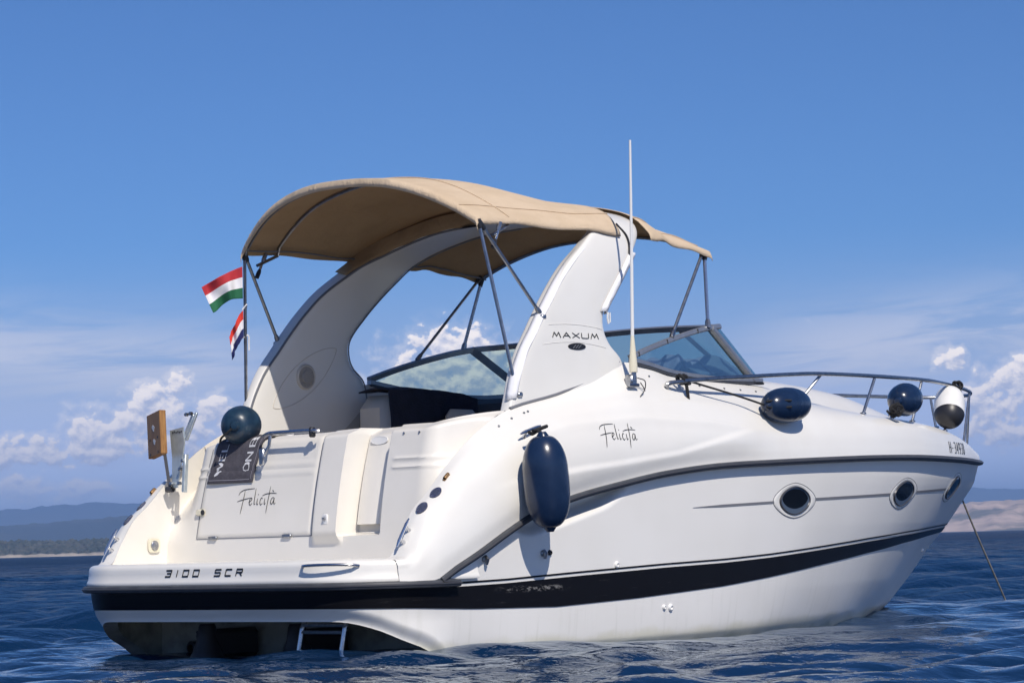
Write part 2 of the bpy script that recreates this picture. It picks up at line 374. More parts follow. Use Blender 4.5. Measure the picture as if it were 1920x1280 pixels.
    def prism(s, poly, z0, z1, frame, k=0):
        """poly (a, b) in frame (origin, axis a, axis b, axis n), extruded from z0 to z1 along n"""
        o, a, b, n = [Vector(v) for v in frame]; N = len(poly)
        V = [o+a*p+b*q+n*z0 for p, q in poly]+[o+a*p+b*q+n*z1 for p, q in poly]
        F = [tuple(range(N))[::-1], tuple(range(N, 2*N))]+[(i, (i+1) % N, N+(i+1) % N, N+i) for i in range(N)]
        return s.add(V, F, k)
    def build(s, name, m, parent=None, smooth=40, mats=None):
        return mesh_obj(name, s.V, s.F, m, parent, smooth, mats, s.fm if mats else None)
def spline(pts, n):
    """Catmull-Rom through the points, n samples"""
    P = np.asarray(pts, float); N = len(P)
    d = np.r_[0, np.cumsum(np.linalg.norm(np.diff(P, axis=0), axis=1)**.5)]
    t = np.linspace(0, d[-1], n); out = np.zeros((n, P.shape[1]))
    T = np.zeros_like(P)
    for i in range(N):
        a, b = max(i-1, 0), min(i+1, N-1); T[i] = (P[b]-P[a])/(d[b]-d[a])
    for q, tt in enumerate(t):
        i = min(max(np.searchsorted(d, tt)-1, 0), N-2); h = d[i+1]-d[i]; u = (tt-d[i])/h
        out[q] = (2*u**3-3*u**2+1)*P[i]+(u**3-2*u**2+u)*h*T[i]+(-2*u**3+3*u**2)*P[i+1]+(u**3-u**2)*h*T[i+1]
    return out
def pch(xs, ys, x):
    """smooth monotone-ish interpolation of a table"""
    xs = np.asarray(xs, float); ys = np.asarray(ys, float); x = np.asarray(x, float)
    h = np.diff(xs); dl = np.diff(ys)/h; m = np.zeros_like(ys)
    m[1:-1] = np.where(dl[:-1]*dl[1:] > 0, 2*dl[:-1]*dl[1:]/(dl[:-1]+dl[1:]+1e-12), 0); m[0], m[-1] = dl[0], dl[-1]
    i = np.clip(np.searchsorted(xs, x)-1, 0, len(xs)-2); hh = h[i]; u = np.clip((x-xs[i])/hh, 0, 1)
    return (2*u**3-3*u**2+1)*ys[i]+(u**3-2*u**2+u)*hh*m[i]+(-2*u**3+3*u**2)*ys[i+1]+(u**3-u**2)*hh*m[i+1]
def sst(a, b, x):
    u = np.clip((np.asarray(x, float)-a)/(b-a), 0, 1); return u*u*(3-2*u)
def bvh_of(*objs):
    V = []; F = []
    for o in objs:
        b = len(V); V += [v.co.copy() for v in o.data.vertices]; F += [[i+b for i in p.vertices] for p in o.data.polygons]
    return BVHTree.FromPolygons(V, F)

# ------------------------------------------------------------------ the boat: lines
boat = empty('motor_boat')
tag(boat, 'white cabin cruiser with tan sun canopy and black hull stripe, lying at anchor', 'motor boat')
SX = [0.0, .6, 1, 2, 3, 4, 5, 6, 7, 8, 8.7, 9.3, 9.8, 10.0, 10.06]
SY = [1.55, 1.56, 1.58, 1.60, 1.61, 1.60, 1.555, 1.455, 1.285, 1.01, .745, .465, .215, .085, 0.0]
RX = [0.0, .45, .58, .75, .98, 1.28, 1.51, 1.93, 2.44, 2.99, 3.69, 4.4, 5.1, 6.1, 7.0, 8.0, 9.0, 10.06]
RZ = [.44, .44, .445, .52, .62, .76, .855, .97, 1.06, 1.14, 1.20, 1.23, 1.255, 1.285, 1.30, 1.305, 1.31, 1.325]
Ysh = lambda x: pch(SX, SY, x)
Zr = lambda x: pch(RX, RZ, x)
STZ = [-.6, -.3, 0, .05, .29, .53, .76, 1.08, 1.14, 1.34]
STX = [7.3, 7.9, 8.31, 8.42, 8.80, 9.12, 9.48, 9.90, 9.96, 10.05]
Xst = lambda z: np.interp(z, STZ, STX)
WX = np.array([0, .12, .23, .34, .45, .56, .68, .80, .89, .95, 1.0])
WY = np.array([1.47, 1.49, 1.49, 1.47, 1.40, 1.24, 1.01, .68, .38, .18, 0.0])
Ywl = lambda xi: pch(WX, WY, xi)
X0 = 0.9; XT = 10.06
PR = 0.65                                       # platform corner radius
def stern_path(n_arc=14, n_aft=26, inset=0.0):
    """plan outline round the stern from starboard (x = .9) to port, with outward normals"""
    pts = []
    Ym = 1.565-inset; r = PR-inset
    for x in np.linspace(.9, PR+.0, 8)[:-1]: pts.append((x, -Ym, 0, -1))
    for a in np.linspace(0, math.pi/2, n_arc): pts.append((inset+r-r*math.sin(a), -(Ym-r)-r*math.cos(a), -math.sin(a), -math.cos(a)))
    for y in np.linspace(-(Ym-r), Ym-r, n_aft)[1:-1]: pts.append((inset, y, -1, 0))
    for a in np.linspace(math.pi/2, 0, n_arc): pts.append((inset+r-r*math.sin(a), (Ym-r)+r*math.cos(a), -math.sin(a), math.cos(a)))
    for x in np.linspace(PR, .9, 8)[1:]: pts.append((x, Ym, 0, 1))
    P = np.array(pts)
    P[:, 0] += 0.035*(1-np.cos(np.clip(np.abs(P[:, 1])/1.5, 0, 1)*math.pi/2)) * (P[:, 0] < PR)  # slight sweep of the aft edge
    return P
def hull_side_pt(xi, z, zr):
    """starboard half breadth and x for a station and a height"""
    xs = X0+xi*(Xst(z)-X0)
    ys = Ysh(X0+xi*(XT-X0))-0.034*(1-xi**6); yw = Ywl(xi)
    t = np.clip(z/zr, 0, 1)
    pw = 0.62+0.38*sst(.35, .95, xi)
    y = yw+(ys-yw)*t**pw
    y = np.where(z < 0, yw*(1+z*0.45), y)
    return xs, np.maximum(y, 0)
NT = 110
xi_s = 1-np.linspace(0, 1, 201)**1.2
cols = []
for sgn in (-1, 1):
    cc = []
    for xi in xi_s:
        zr = float(Zr(X0+xi*(XT-X0)))-.02
        zs = np.linspace(zr, -.35, NT)
        xs, ys = hull_side_pt(xi, zs, zr)
        # scooped air intake under the rub rail on the quarter
        cx = (xs-1.98)/.60
        prof = np.clip(1-np.abs(cx)**3, 0, 1)
        zl_ = np.interp(xs, [1.30, 1.43, 1.57, 1.91, 2.32, 2.5, 2.6], [.80, .735, .72, .80, .90, .985, 1.06])
        d = .115*prof**.6*sst(-.010, .085, zs-zl_)
        ys = ys-d*(xs > 1.34)*(xs < 2.6)
        cc.append(np.c_[xs, sgn*ys, zs])
    cols.append(cc)
sp = stern_path()
stern_cols = []
def zlow(x): return pch([0, .06, .2, .4, .6, .75, .9], [.222, .218, .175, .09, .02, -.08, -.35], x)
for (x, y, nx, ny) in sp[1:-1]:
    zl = float(zlow(x)); zt_ = .43 if abs(ny) < .99 else max(.43, float(Zr(x))-.02); zs = np.linspace(zt_, zl, NT)
    ins = .034+.03*sst(.43, .2, zs)*1.0+.045*sst(.10, 0.0, (zs-zl))
    k = sst(.64, .9, x) if abs(ny) > .99 else 0.0
    # blend towards the side sections so that the flank runs on smoothly
    ywl = 1.565-(1.47+(1.542-1.47)*np.clip(zs/zt_, 0, 1)**.62)
    ins = ins*(1-k)+k*ywl
    stern_cols.append(np.c_[x-nx*ins, y-ny*ins, zs])
allc = cols[0]+stern_cols+cols[1][::-1]
hb = MB(); G = np.array(allc); hb.grid(G, flip=False)
# return under the stern moulding, underside and transom proper
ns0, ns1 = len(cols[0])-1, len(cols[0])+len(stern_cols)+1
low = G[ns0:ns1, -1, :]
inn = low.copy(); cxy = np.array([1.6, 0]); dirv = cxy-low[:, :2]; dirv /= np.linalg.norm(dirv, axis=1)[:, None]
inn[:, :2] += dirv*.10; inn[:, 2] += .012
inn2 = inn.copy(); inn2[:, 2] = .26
hull = hb.build('hull', M['hull'], boat, smooth=38)
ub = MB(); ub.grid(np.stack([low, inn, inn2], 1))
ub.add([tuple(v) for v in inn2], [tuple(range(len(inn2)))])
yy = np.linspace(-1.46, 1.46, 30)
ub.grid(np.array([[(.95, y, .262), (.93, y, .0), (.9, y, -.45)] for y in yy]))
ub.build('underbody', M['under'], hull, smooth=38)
HB = bvh_of(hull)
def side_hit(bv, x, z, off=0.0, sgn=-1):
    h = bv.ray_cast(Vector((x, sgn*6, z)), Vector((0, -sgn, 0)))
    if h[0] is None:
        h = bv.ray_cast(Vector((x-.01, sgn*6, z)), Vector((.0, -sgn, 0.001)))
        if h[0] is None: h = bv.find_nearest(Vector((x, sgn*1.5, z)))
    n = h[1] if h[1].y*sgn > 0 else -h[1]
    return h[0]+n*off, n

# stripe along the hull, wrapping the stern
def strip(name, top, bot, m, parent, off=.0055, x_to=9.6, n=150, rows=10):
    """top / bot: (x, z) tables; wraps from the bow on both sides round the stern at the first table height"""
    xs = np.r_[np.linspace(x_to, 2.0, n), np.linspace(1.95, .95, 22)]
    both = []
    for sgn in (-1, 1):
        ln = []
        for x in xs:
            zt, zb = np.interp(x, *zip(*top)), np.interp(x, *zip(*bot)); row = []
            for k in range(rows):
                z = zt+(zb-zt)*k/(rows-1); xx = min(x, float(Xst(z))-.012)
                p, nn = side_hit(HB, xx, z, off, sgn)
                row.append(p if p is not None else Vector((xx, 0, z)))
            ln.append([tuple(p) for p in row])
        both.append(ln)
    mid = []
    zt, zb = top[0][1], bot[0][1]
    for (x, y, nx, ny) in sp[2:-2]:
        row = []
        zta = np.interp(x, *zip(*top)); zba = np.interp(x, *zip(*bot))
        for k in range(rows):
            z = zta+(zba-zta)*k/(rows-1)
            h = HB.ray_cast(Vector((x+nx*2, y+ny*2, z)), Vector((-nx, -ny, 0)))
            row.append(tuple(h[0]+Vector((nx, ny, 0))*off) if h[0] else (x, y, z))
        mid.append(row)
    b = MB(); b.grid(both[0]+mid+both[1][::-1])
    return b.build(name, m, parent, smooth=50)
ST_TOP = [(0, .428), (.75, .414), (1.3, .424), (2, .45), (3.0, .483), (3.75, .50), (4.4, .525), (5.2, .567), (6.2, .622), (7.2, .666), (8.2, .70), (9.6, .735)]
ST_BOT = [(0, .302), (.43, .292), (1.01, .268), (1.82, .252), (2.71, .28), (3.74, .33), (4.4, .378), (5.2, .445), (6.2, .525), (7.2, .595), (8.2, .648), (9.6, .70)]
strip('boot_stripe', ST_TOP, ST_BOT, M['black'], hull)
xs_ = np.r_[np.linspace(9.5, .72, 160)]
for sgn in (-1, 1):
    b = MB(); rows = []
    for x in xs_:
        zt = np.interp(x, *zip(*ST_TOP))+.030; row = []
        for k in range(2):
            z = zt-k*.012
            p, nn = side_hit(HB, min(x, float(Xst(z))-.012), z, .004, sgn); row.append(tuple(p) if p else (x, 0, z))
        rows.append(row)
    b.grid(rows); b.build('pinstripe', M['black'], hull, smooth=50)
# moulded styling groove running through the portholes
for seg in ([(3.34, .90), (4.42, .935)], [(4.98, .955), (6.55, 1.0)], [(6.95, 1.015), (8.0, 1.05)]):
    b = MB(); rows = []
    (xa, za), (xb, zb) = seg
    for u in np.linspace(0, 1, 40):
        x, z = xa+(xb-xa)*u, za+(zb-za)*u
        hw = .009*min(1, .15+u*2.5) if xa < 4 else .010
        row = []
        for k in (-1, 1):
            p, nn = side_hit(HB, x, z+k*hw, .0035); row.append(tuple(p))
        rows.append(row)
    b.grid(rows); b.build('styling_groove', M['gasket'], hull)

# ------------------------------------------------------------------ deck moulding
# sections: x : rail-side points (half breadth, height) from the rub rail up to the inner edge, then crown to the centre line
SEC = {
 .34: [(1.478, .455), (1.469, .50), (1.465, .535), (1.460, .570), (1.435, .598), (1.31, .603)],
 .40: [(1.515, .455), (1.507, .50), (1.503, .54), (1.498, .575), (1.470, .604), (1.325, .610)],
 .50: [(1.548, .455), (1.546, .53), (1.536, .62), (1.497, .70), (1.42, .738), (1.338, .742)],
 .62: [(1.566, .475), (1.572, .60), (1.545, .74), (1.485, .855), (1.41, .905), (1.34, .91)],
 .76: [(1.570, .54), (1.580, .66), (1.557, .81), (1.50, .95), (1.415, 1.01), (1.34, 1.02)],
 .93: [(1.578, .615), (1.590, .745), (1.57, .90), (1.515, 1.07), (1.42, 1.155), (1.34, 1.175)],
 1.30: [(1.585, .785), (1.603, .91), (1.588, 1.07), (1.535, 1.25), (1.435, 1.365), (1.34, 1.44)],
 1.63: [(1.592, .91), (1.612, 1.03), (1.60, 1.19), (1.555, 1.36), (1.455, 1.49), (1.335, 1.585)],
 2.12: [(1.60, 1.02), (1.622, 1.13), (1.61, 1.28), (1.56, 1.45), (1.455, 1.60), (1.33, 1.69)],
 2.50: [(1.605, 1.09), (1.622, 1.19), (1.608, 1.33), (1.555, 1.50), (1.45, 1.67), (1.315, 1.80)],
 2.90: [(1.61, 1.15), (1.622, 1.25), (1.60, 1.38), (1.545, 1.54), (1.435, 1.73), (1.295, 1.945)],
 3.20: [(1.61, 1.18), (1.618, 1.28), (1.598, 1.41), (1.54, 1.56), (1.43, 1.73), (1.28, 1.94)],
 3.50: [(1.608, 1.205), (1.612, 1.30), (1.59, 1.43), (1.53, 1.57), (1.42, 1.72), (1.265, 1.885)],
 4.10: [(1.596, 1.235), (1.592, 1.32), (1.565, 1.44), (1.50, 1.57), (1.385, 1.71), (1.225, 1.86)],
 4.80: [(1.566, 1.265), (1.556, 1.345), (1.525, 1.455), (1.455, 1.575), (1.33, 1.70), (1.13, 1.845)],
 5.50: [(1.51, 1.29), (1.498, 1.365), (1.468, 1.47), (1.405, 1.58), (1.28, 1.675), (1.06, 1.765)],
 6.20: [(1.426, 1.305), (1.416, 1.38), (1.392, 1.48), (1.34, 1.575), (1.225, 1.645), (1.00, 1.695)],
 7.00: [(1.285, 1.32), (1.277, 1.385), (1.258, 1.475), (1.215, 1.56), (1.11, 1.62), (.90, 1.65)],
 7.60: [(1.13, 1.32), (1.125, 1.382), (1.11, 1.465), (1.075, 1.54), (.985, 1.595), (.79, 1.62)],
 8.20: [(.943, 1.325), (.94, 1.38), (.928, 1.45), (.895, 1.51), (.82, 1.555), (.65, 1.58)],
 8.70: [(.745, 1.325), (.743, 1.372), (.733, 1.43), (.707, 1.475), (.645, 1.51), (.50, 1.535)],
 9.30: [(.465, 1.33), (.464, 1.365), (.457, 1.40), (.437, 1.43), (.39, 1.455), (.29, 1.47)],
 9.80: [(.215, 1.335), (.214, 1.357), (.21, 1.377), (.197, 1.393), (.168, 1.405), (.115, 1.412)],
 10.06: [(.012, 1.34), (.012, 1.355), (.011, 1.367), (.009, 1.377), (.006, 1.383), (.003, 1.387)],
}
CX = [2.5, 4.3, 5.0, 5.6, 6.15, 6.97, 7.7, 8.2, 9.0, 9.8, 10.06]
CZ = [1.97, 1.965, 1.975, 1.965, 1.945, 1.885, 1.77, 1.675, 1.55, 1.425, 1.388]
sx_ = np.array(sorted(SEC)); ST_ = np.array([SEC[k] for k in sorted(SEC)])
XD = np.unique(np.r_[np.linspace(.34, 1.4, 48), np.linspace(1.4, 9.3, 190), np.linspace(9.3, 10.06, 30)])
NV = 64
def deck_section(x):
    ctl = np.array([[pch(sx_, ST_[:, k, c], x) for c in (0, 1)] for k in range(6)])
    return spline(ctl, NV)
def topside_steps(x, z):
    """the moulded topside steps outwards at each crease on its way down to the rub rail"""
    up_ = np.interp(x, [.95, 1.4, 2.0, 2.79, 3.64, 4.12], [1.12, 1.365, 1.505, 1.565, 1.545, 1.50])
    lo_ = np.interp(x, [.95, 1.4, 2.03, 2.45, 3.11, 3.81, 4.12], [1.02, 1.12, 1.195, 1.235, 1.31, 1.445, 1.50])
    win = sst(1.05, 1.8, x)*sst(4.5, 3.7, x)
    a = .014*sst(0, .030, up_-z)*win; b = .016*sst(0, .045, lo_-z)*win
    return (a+b-.010*win*sst(.0, .1, up_-z))*sst(0, .16, z-float(Zr(x))-.03)
SIDE = []
for x in XD:
    s = deck_section(x); y, z = s[:, 0].copy(), s[:, 1]
    y += topside_steps(x, z)
    zc1 = np.interp(x, [1.2, 1.44, 1.89, 2.6, 3.48, 4.2, 5.2], [1.33, 1.45, 1.565, 1.66, 1.715, 1.70, 1.62])
    y += .013*sst(0, .055, zc1-z)*sst(1.2, 1.6, x)*sst(5.0, 3.9, x)*sst(.5, .25, zc1-z)
    SIDE.append(np.c_[np.full(NV, x), y, z])
SIDE = np.array(SIDE)
NC = 15
CROWN = []
for i, x in enumerate(XD):
    y5, z5 = SIDE[i, -1, 1:]; zc = float(pch(CX, CZ, max(x, 2.5)))
    u = np.linspace(0, 1, NC)
    y = y5*(1-u)
    ridge = sst(.12, .55, u)
    CROWN.append(np.c_[np.full(NC, x), y, z5+(zc-z5)*ridge])
CROWN = np.array(CROWN)
db = MB()
# full section starboard rail -> centre -> port rail, cockpit left open aft of the windscreen
mir = lambda P: P*np.array([1, -1, 1])
full = np.concatenate([mir(SIDE), mir(CROWN)[:, 1:], CROWN[:, ::-1][:, 1:], SIDE[:, ::-1][:, 1:]], 1)
nu, nv = full.shape[:2]
F = []
for i in range(nu-1):
    for j in range(nv-1):
        if XD[i] < 4.3 and NV-1 <= j < nv-NV: continue
        a = i*nv+j; F.append((a, a+nv, a+nv+1, a+1))
used = sorted({v for f in F for v in f}); rm = {v: k for k, v in enumerate(used)}
fv = full.reshape(-1, 3)
deck = mesh_obj('deck', [fv[v] for v in used], [tuple(rm[v] for v in f) for f in F], M['gel'], boat, smooth=50)
DB = bvh_of(deck)
def deck_top(x, y, off=0.0):
    h = DB.ray_cast(Vector((x, y, 4)), Vector((0, 0, -1)))
    return h[0]+Vector((0, 0, off))

# rub rail: dark rubber with a bright insert, round the whole boat
def rail_path(off):
    P = []
    xs = np.r_[np.linspace(10.06, 9.3, 20), np.linspace(9.25, .62, 120)]
    for sgn in (-1,):
        for x in xs: P.append((x, -float(Ysh(x))-off, float(Zr(x))))
    for (x, y, nx, ny) in sp[3:-3]: P.append((x+nx*off, y+ny*off, .44))
    for x in xs[::-1]: P.append((x, float(Ysh(x))+off, float(Zr(x))))
    return P
rb = MB()
P = np.array(rail_path(0.0)); tang = np.gradient(P, axis=0); tang /= np.linalg.norm(tang, axis=1)[:, None]
out = np.cross(tang, [0, 0, 1]); out /= np.linalg.norm(out, axis=1)[:, None]
ctr = np.array([4, 0, 0]); sgn_ = np.sign(np.sum(out*(P-ctr), axis=1)); out *= sgn_[:, None]
upv = np.array([0, 0, 1.])
prof = [(-.05, .024), (.010, .024), (.024, .018), (.030, .006), (.030, -.008), (.024, -.018), (.006, -.023), (-.05, -.026)]
rb.grid(np.stack([P+out*a+upv*b_ for a, b_ in prof], 1))
rub = rb.build('rub_rail', M['rubber'], boat, smooth=35)
ib = MB(); prof2 = [(.0285, .009), (.036, .006), (.036, -.002), (.0285, -.005)]
ib.grid(np.stack([P+out*a+upv*b_ for a, b_ in prof2], 1)); ib.build('rail_insert', M['dark_alloy'], rub)

# ------------------------------------------------------------------ swim platform
pb = MB()
path = stern_path(20, 30)
rows = []
for off, z in [(-.004, .465), (0.0, .475), (-.004, .49), (-.012, .505), (-.016, .54), (-.018, .565), (-.022, .583), (-.034, .597), (-.052, .604), (-.075, .607), (-.2, .608)]:
    r = path.copy(); row = np.c_[r[:, 0]+r[:, 2]*off, r[:, 1]+r[:, 3]*off, np.full(len(r), z)]
    row[0, 0] = row[-1, 0] = 1.0
    rows.append(row)
pb.grid(np.array(rows), flip=True)
last = rows[-1]; n = len(last)
pb.add([tuple(v) for v in last]+[(1.02, -1.36, .608), (1.02, 1.36, .608)], [tuple(range(n))+(n+1, n)])
platform = pb.build('swim_platform', M['gel'], boat, smooth=60)

# ------------------------------------------------------------------ transom wall and wings
def wall_x(y, v):
    return .95+.17*v**1.6+0.03*np.cos(np.clip(y/1.3, -1, 1)*math.pi/2)*0-0.02
ny_, nz_ = 260, 90
Yv = np.linspace(-1.338, 1.338, ny_); Vv = np.linspace(0, 1, nz_)
WG = np.zeros((ny_, nz_, 3))
for i, y in enumerate(Yv):
    ztop = 1.475+.02*sst(.2, -.8, y)+.07*sst(1.0, 1.33, -y)+.05*sst(1.05, 1.33, y)-.03*sst(.95, 1.2, y)
    z = .600+(ztop-.600)*Vv
    x = wall_x(y, Vv)+.36*sst(1.02, 1.35, abs(y))**1.5*sst(.15, .9, Vv)
    x = x+.10*sst(.93, 1.0, Vv)**2                                           # top edge rolls forward
    # moulded column beside the gate
    x = x-.055*sst(-.105, -.175, y)*sst(-.41, -.388, y)*sst(.69, .80, z)
    # gate recess
    x = x+.155*sst(-.388, -.40, y)*sst(-.745, -.70, y)*sst(.765, .775, z)
    # two pressed mould lines
    for zz in (1.262, 1.205): x = x-.010*np.exp(-((z-zz)/.011)**2)*(sst(-.10, -.05, y)+sst(-.77, -.83, y))*sst(-1.28, -1.0, y)*sst(1.33, 1.2, y)
    WG[i] = np.c_[x, np.full(nz_, y), z]
tb = MB(); tb.grid(WG, flip=True)
# top cap forward of the wall
cap = np.stack([WG[:, -1], WG[:, -1]+np.array([.03, 0, .004]), WG[:, -1]+np.array([.30, 0, .006]), WG[:, -1]+np.array([.34, 0, -.02]), WG[:, -1]+np.array([.34, 0, -.5])], 1)
cap[:, :, 1] *= .985
tb.grid(cap, flip=True)
transom = tb.build('transom', M['cream'], boat, smooth=35)
TB = bvh_of(transom)
def stern_hit(y, z, off=0.0, bv=None):
    h = (bv or TB).ray_cast(Vector((-4, y, z)), Vector((1, 0, 0)))
    n = h[1] if h[1].x < 0 else -h[1]
    return h[0]+n*off, n
# inner faces of the two quarter wings
for sgn in (-1, 1):
    b = MB(); rows = []
    for i, x in enumerate(XD):
        if x > 1.62: break
        top = SIDE[i, -1].copy()
        rows.append([(x, sgn*(1.338), .595+(top[2]-.595)*v) for v in np.linspace(0, 1, 10)])
    b.grid(rows, flip=sgn > 0); b.build('quarter_panel', M['cream'], boat)

# transom hatch
def hatch_panel():
    y0, y1, z0 = -.088, 1.03, .775
    ny, nz = 60, 46; P = np.zeros((ny, nz, 3))
    for i, u in enumerate(np.linspace(0, 1, ny)):
        for j, v in enumerate(np.linspace(0, 1, nz)):
            zt = 1.452; z = z0+(zt-z0)*v
            a = .06*v                                     # sides lean in a little
            y = (y0-.02+.0*a)+(y1-y0+.02-a*.8)*u
            p, n = stern_hit(y, z, .009); P[i, j] = p
            e = min(u*(y1-y0), (1-u)*(y1-y0), v*(zt-z0))
            P[i, j] = np.array(p)+np.array([.009*(1-sst(0, .008, e)), 0, 0])
    b = MB(); b.grid(P, flip=True); return b.build('transom_hatch', M['cream'], boat, smooth=35)
hatch = hatch_panel()
HT = bvh_of(hatch)
# dark shut-line round the hatch
def shut_line(pts, parent, r=.0035, m='gasket'):
    b = MB(); q = [tuple(stern_hit(y, z, .001)[0]) for y, z in pts]; b.tube(q, r, 5); return b.build('shut_line', M[m], parent)
ol = [(1.036-.06*.8*v, .770+.682*v) for v in np.linspace(1, 0, 14)]+[(y, .770) for y in np.linspace(1.03, -.112, 24)]+[(-.114, .770+.68*v) for v in np.linspace(0, 1, 14)]
shut_line(ol, hatch)
for y in (.86, .12):
    p, n = stern_hit(y, .772, .012); b = MB(); b.box(p, (.014, .085, .022), bev=.004); b.build('hinge', M['dull_steel'], hatch)
p, n = stern_hit(.985, .955, .012)
b = MB(); b.lathe([(0, .001), (.006, .03), (.009, .03), (.0095, .024)], p+Vector((0, .0, 0)), (-1, 0, 0), 20)
b.box(p+Vector((-.004, .03, 0)), (.02, .07, .042), bev=.008)
lt = b.build('latch', M['cream_plastic'], hatch)
b = MB(); b.lathe([(.0, .018), (.012, .018), (.012, .001)], p+Vector((-.004, -.012, 0)), (-1, 0, 0), 16); b.build('latch_button', M['dark_plastic'], lt)

# gate in the transom (walk-through)
b = MB(); P = np.zeros((26, 40, 3))
for i, u in enumerate(np.linspace(0, 1, 26)):
    for j, v in enumerate(np.linspace(0, 1, 40)):
        z = .835+.637*v; wv = .28-.05*(1-v)**1.5
        y = -.40-.012-wv*u
        x0 = wall_x(y, np.array([(z-.63)/.85]))[0]+.146
        e = min(u, 1-u)*.28
        P[i, j] = (x0-.022-.018*math.sin(math.pi*u)-.012*(1-v)+.02*(1-sst(0, .02, e))+.10*sst(.93, 1.0, v)**2, y, z)
b.grid(P); gate = b.build('transom_gate', M['cream'], boat, smooth=40)
b = MB(); b.box((1.075, -.54, .778), (.05, .24, .010), bev=.003); b.build('sill', M['cream'], gate)
b = MB()
GB = bvh_of(gate); p = stern_hit(-.545, 1.40, 0, GB)[0]; b.add([tuple(p+Vector((-.006+.02*math.sin(a)*.3, .075*math.cos(a), .026*math.sin(a)))) for a in np.linspace(0, 2*math.pi, 28)[:-1]], [tuple(range(27))])
b.tube([p+Vector((-.004+.006*math.sin(a), .075*math.cos(a), .026*math.sin(a))) for a in np.linspace(0, 2*math.pi, 28)[:-1]], .004, 5, closed=True)
b.build('oval_cap', M['plastic'], gate)

# transom fittings
p, n = stern_hit(-.285, .875, .002)
b = MB(); b.box(p, (.012, .05, .07), bev=.012); w = b.build('deck_washer', M['plastic'], boat)
b = MB(); b.lathe([(0, .012), (.012, .012), (.014, .001)], p+Vector((-.006, 0, .004)), (-1, 0, -.2), 12); b.build('nozzle', M['dull_steel'], w)
# courtesy light on the port wing
p = Vector((.80, 1.334, .735)); fr = (p, (1, 0, 0), (0, 0, 1), (0, -1, 0))
b = MB(); b.prism([(.055*math.copysign(abs(math.cos(a))**.5, math.cos(a)), .05*math.copysign(abs(math.sin(a))**.5, math.sin(a))) for a in np.linspace(0, 2*math.pi, 25)[:-1]], 0, .012, fr)
cl = b.build('courtesy_light', M['cream_plastic'], boat)
b = MB(); b.lathe([(.0, .034), (.014, .034), (.02, .026), (.022, .001)], p+Vector((0, -.006, 0)), (0, -1, 0), 20); b.build('lens', M['dull_steel'], cl)

# stern grab rail along the top of the hatch
b = MB(); pts = [(1.02, .42, 1.47), (1.005, .36, 1.485), (1.0, .30, 1.488), (1.0, 0.0, 1.487), (1.0, -.10, 1.485), (1.02, -.13, 1.48)]
b.tube(spline(pts, 24), .014, 8); gr = b.build('stern_grab_rail', M['steel'], boat)
b = MB(); b.box((1.01, -.07, 1.475), (.05, .035, .07), bev=.01); b.build('bracket', M['dark_plastic'], gr)
b = MB(); b.tube([(1.0, .33, 1.47), (.985, .33, 1.40), (.97, .37, 1.33)], .012, 6); b.box((.965, .385, 1.325), (.02, .05, .12), bev=.01); b.build('catch', M['dull_steel'], gr)

# ------------------------------------------------------------------ lettering
def ribbon(b, pts, w, surf, off, n=None, k=0):
    """flat stroke following a surface; pts in sheet coordinates, surf maps (a, b) to point and normal"""
    Q = spline(pts, n or max(6, 6*len(pts))) if len(pts) > 2 or n else np.asarray(pts, float)
    if len(pts) == 2 and not n: Q = np.linspace(pts[0], pts[1], 5)
    T = np.gradient(Q, axis=0); T /= np.linalg.norm(T, axis=1)[:, None]+1e-9
    N = np.c_[-T[:, 1], T[:, 0]]; rows = []
    m = len(Q)
    for i in range(m):
        ww = w if not callable(w) else w(i/(m-1), T[i])
        row = []
        for s_ in (-1, 1):
            q = Q[i]+N[i]*ww*.5*s_; p, nn = surf(q[0], q[1]); row.append(tuple(Vector(p)+nn*off))
        rows.append(row)
    b.grid(rows, k=k)
FELICITA = [
 [(.02, .74), (.05, .86), (.14, .95), (.28, .985), (.42, 1.0)], [(.175, .93), (.165, .7), (.145, .4), (.125, .15), (.115, 0.0)], [(.0, .50), (.1, .55), (.24, .60), (.33, .63)],
 [(.30, .45), (.35, .50), (.38, .58), (.355, .63), (.322, .54), (.325, .40), (.352, .34), (.40, .42)],
 [(.455, 1.0), (.45, .75), (.445, .5), (.452, .36), (.48, .40)],
 [(.525, .60), (.520, .42), (.53, .345), (.555, .40)], [(.535, .73), (.54, .77)],
 [(.655, .575), (.630, .615), (.600, .52), (.600, .40), (.625, .335), (.665, .40)],
 [(.715, .60), (.710, .42), (.72, .345), (.745, .40)], [(.725, .73), (.73, .77)],
 [(.825, 1.05), (.815, .8), (.80, .5), (.785, .2), (.78, .0)], [(.64, .70), (.74, .76), (.88, .78), (1.0, .765)],
 [(.955, .58), (.915, .61), (.880, .52), (.872, .40), (.90, .345), (.935, .44), (.957, .58), (.952, .42), (.97, .345), (1.0, .40)], [(.885, .90), (.925, .83)]]
def script_name(surf_of, w, h, parent, stroke):
    b = MB()
    for st in FELICITA:
        pts = [(p*w, q*h) for p, q in st]
        ribbon(b, pts, lambda t, T: stroke*(.55+.75*min(1, 4*t*(1-t)+.15)*(.6+.4*abs(T[1]))), surf_of, 0.0025)
    return b.build('name_lettering', M['ink'], parent, smooth=0)
# on the hatch: reading direction runs from port to starboard (-Y)
def surf_hatch(a, c):
    p, n = stern_hit(.645-a+.0, .935+c, 0, HT); return p, n
script_name(surf_hatch, .385, .175, hatch, .0050)
def surf_deck(a, c):
    p, n = side_hit(DB, 2.245+a, 1.315+c, 0); return p, n
script_name(surf_deck, .40, .165, deck, .0054)
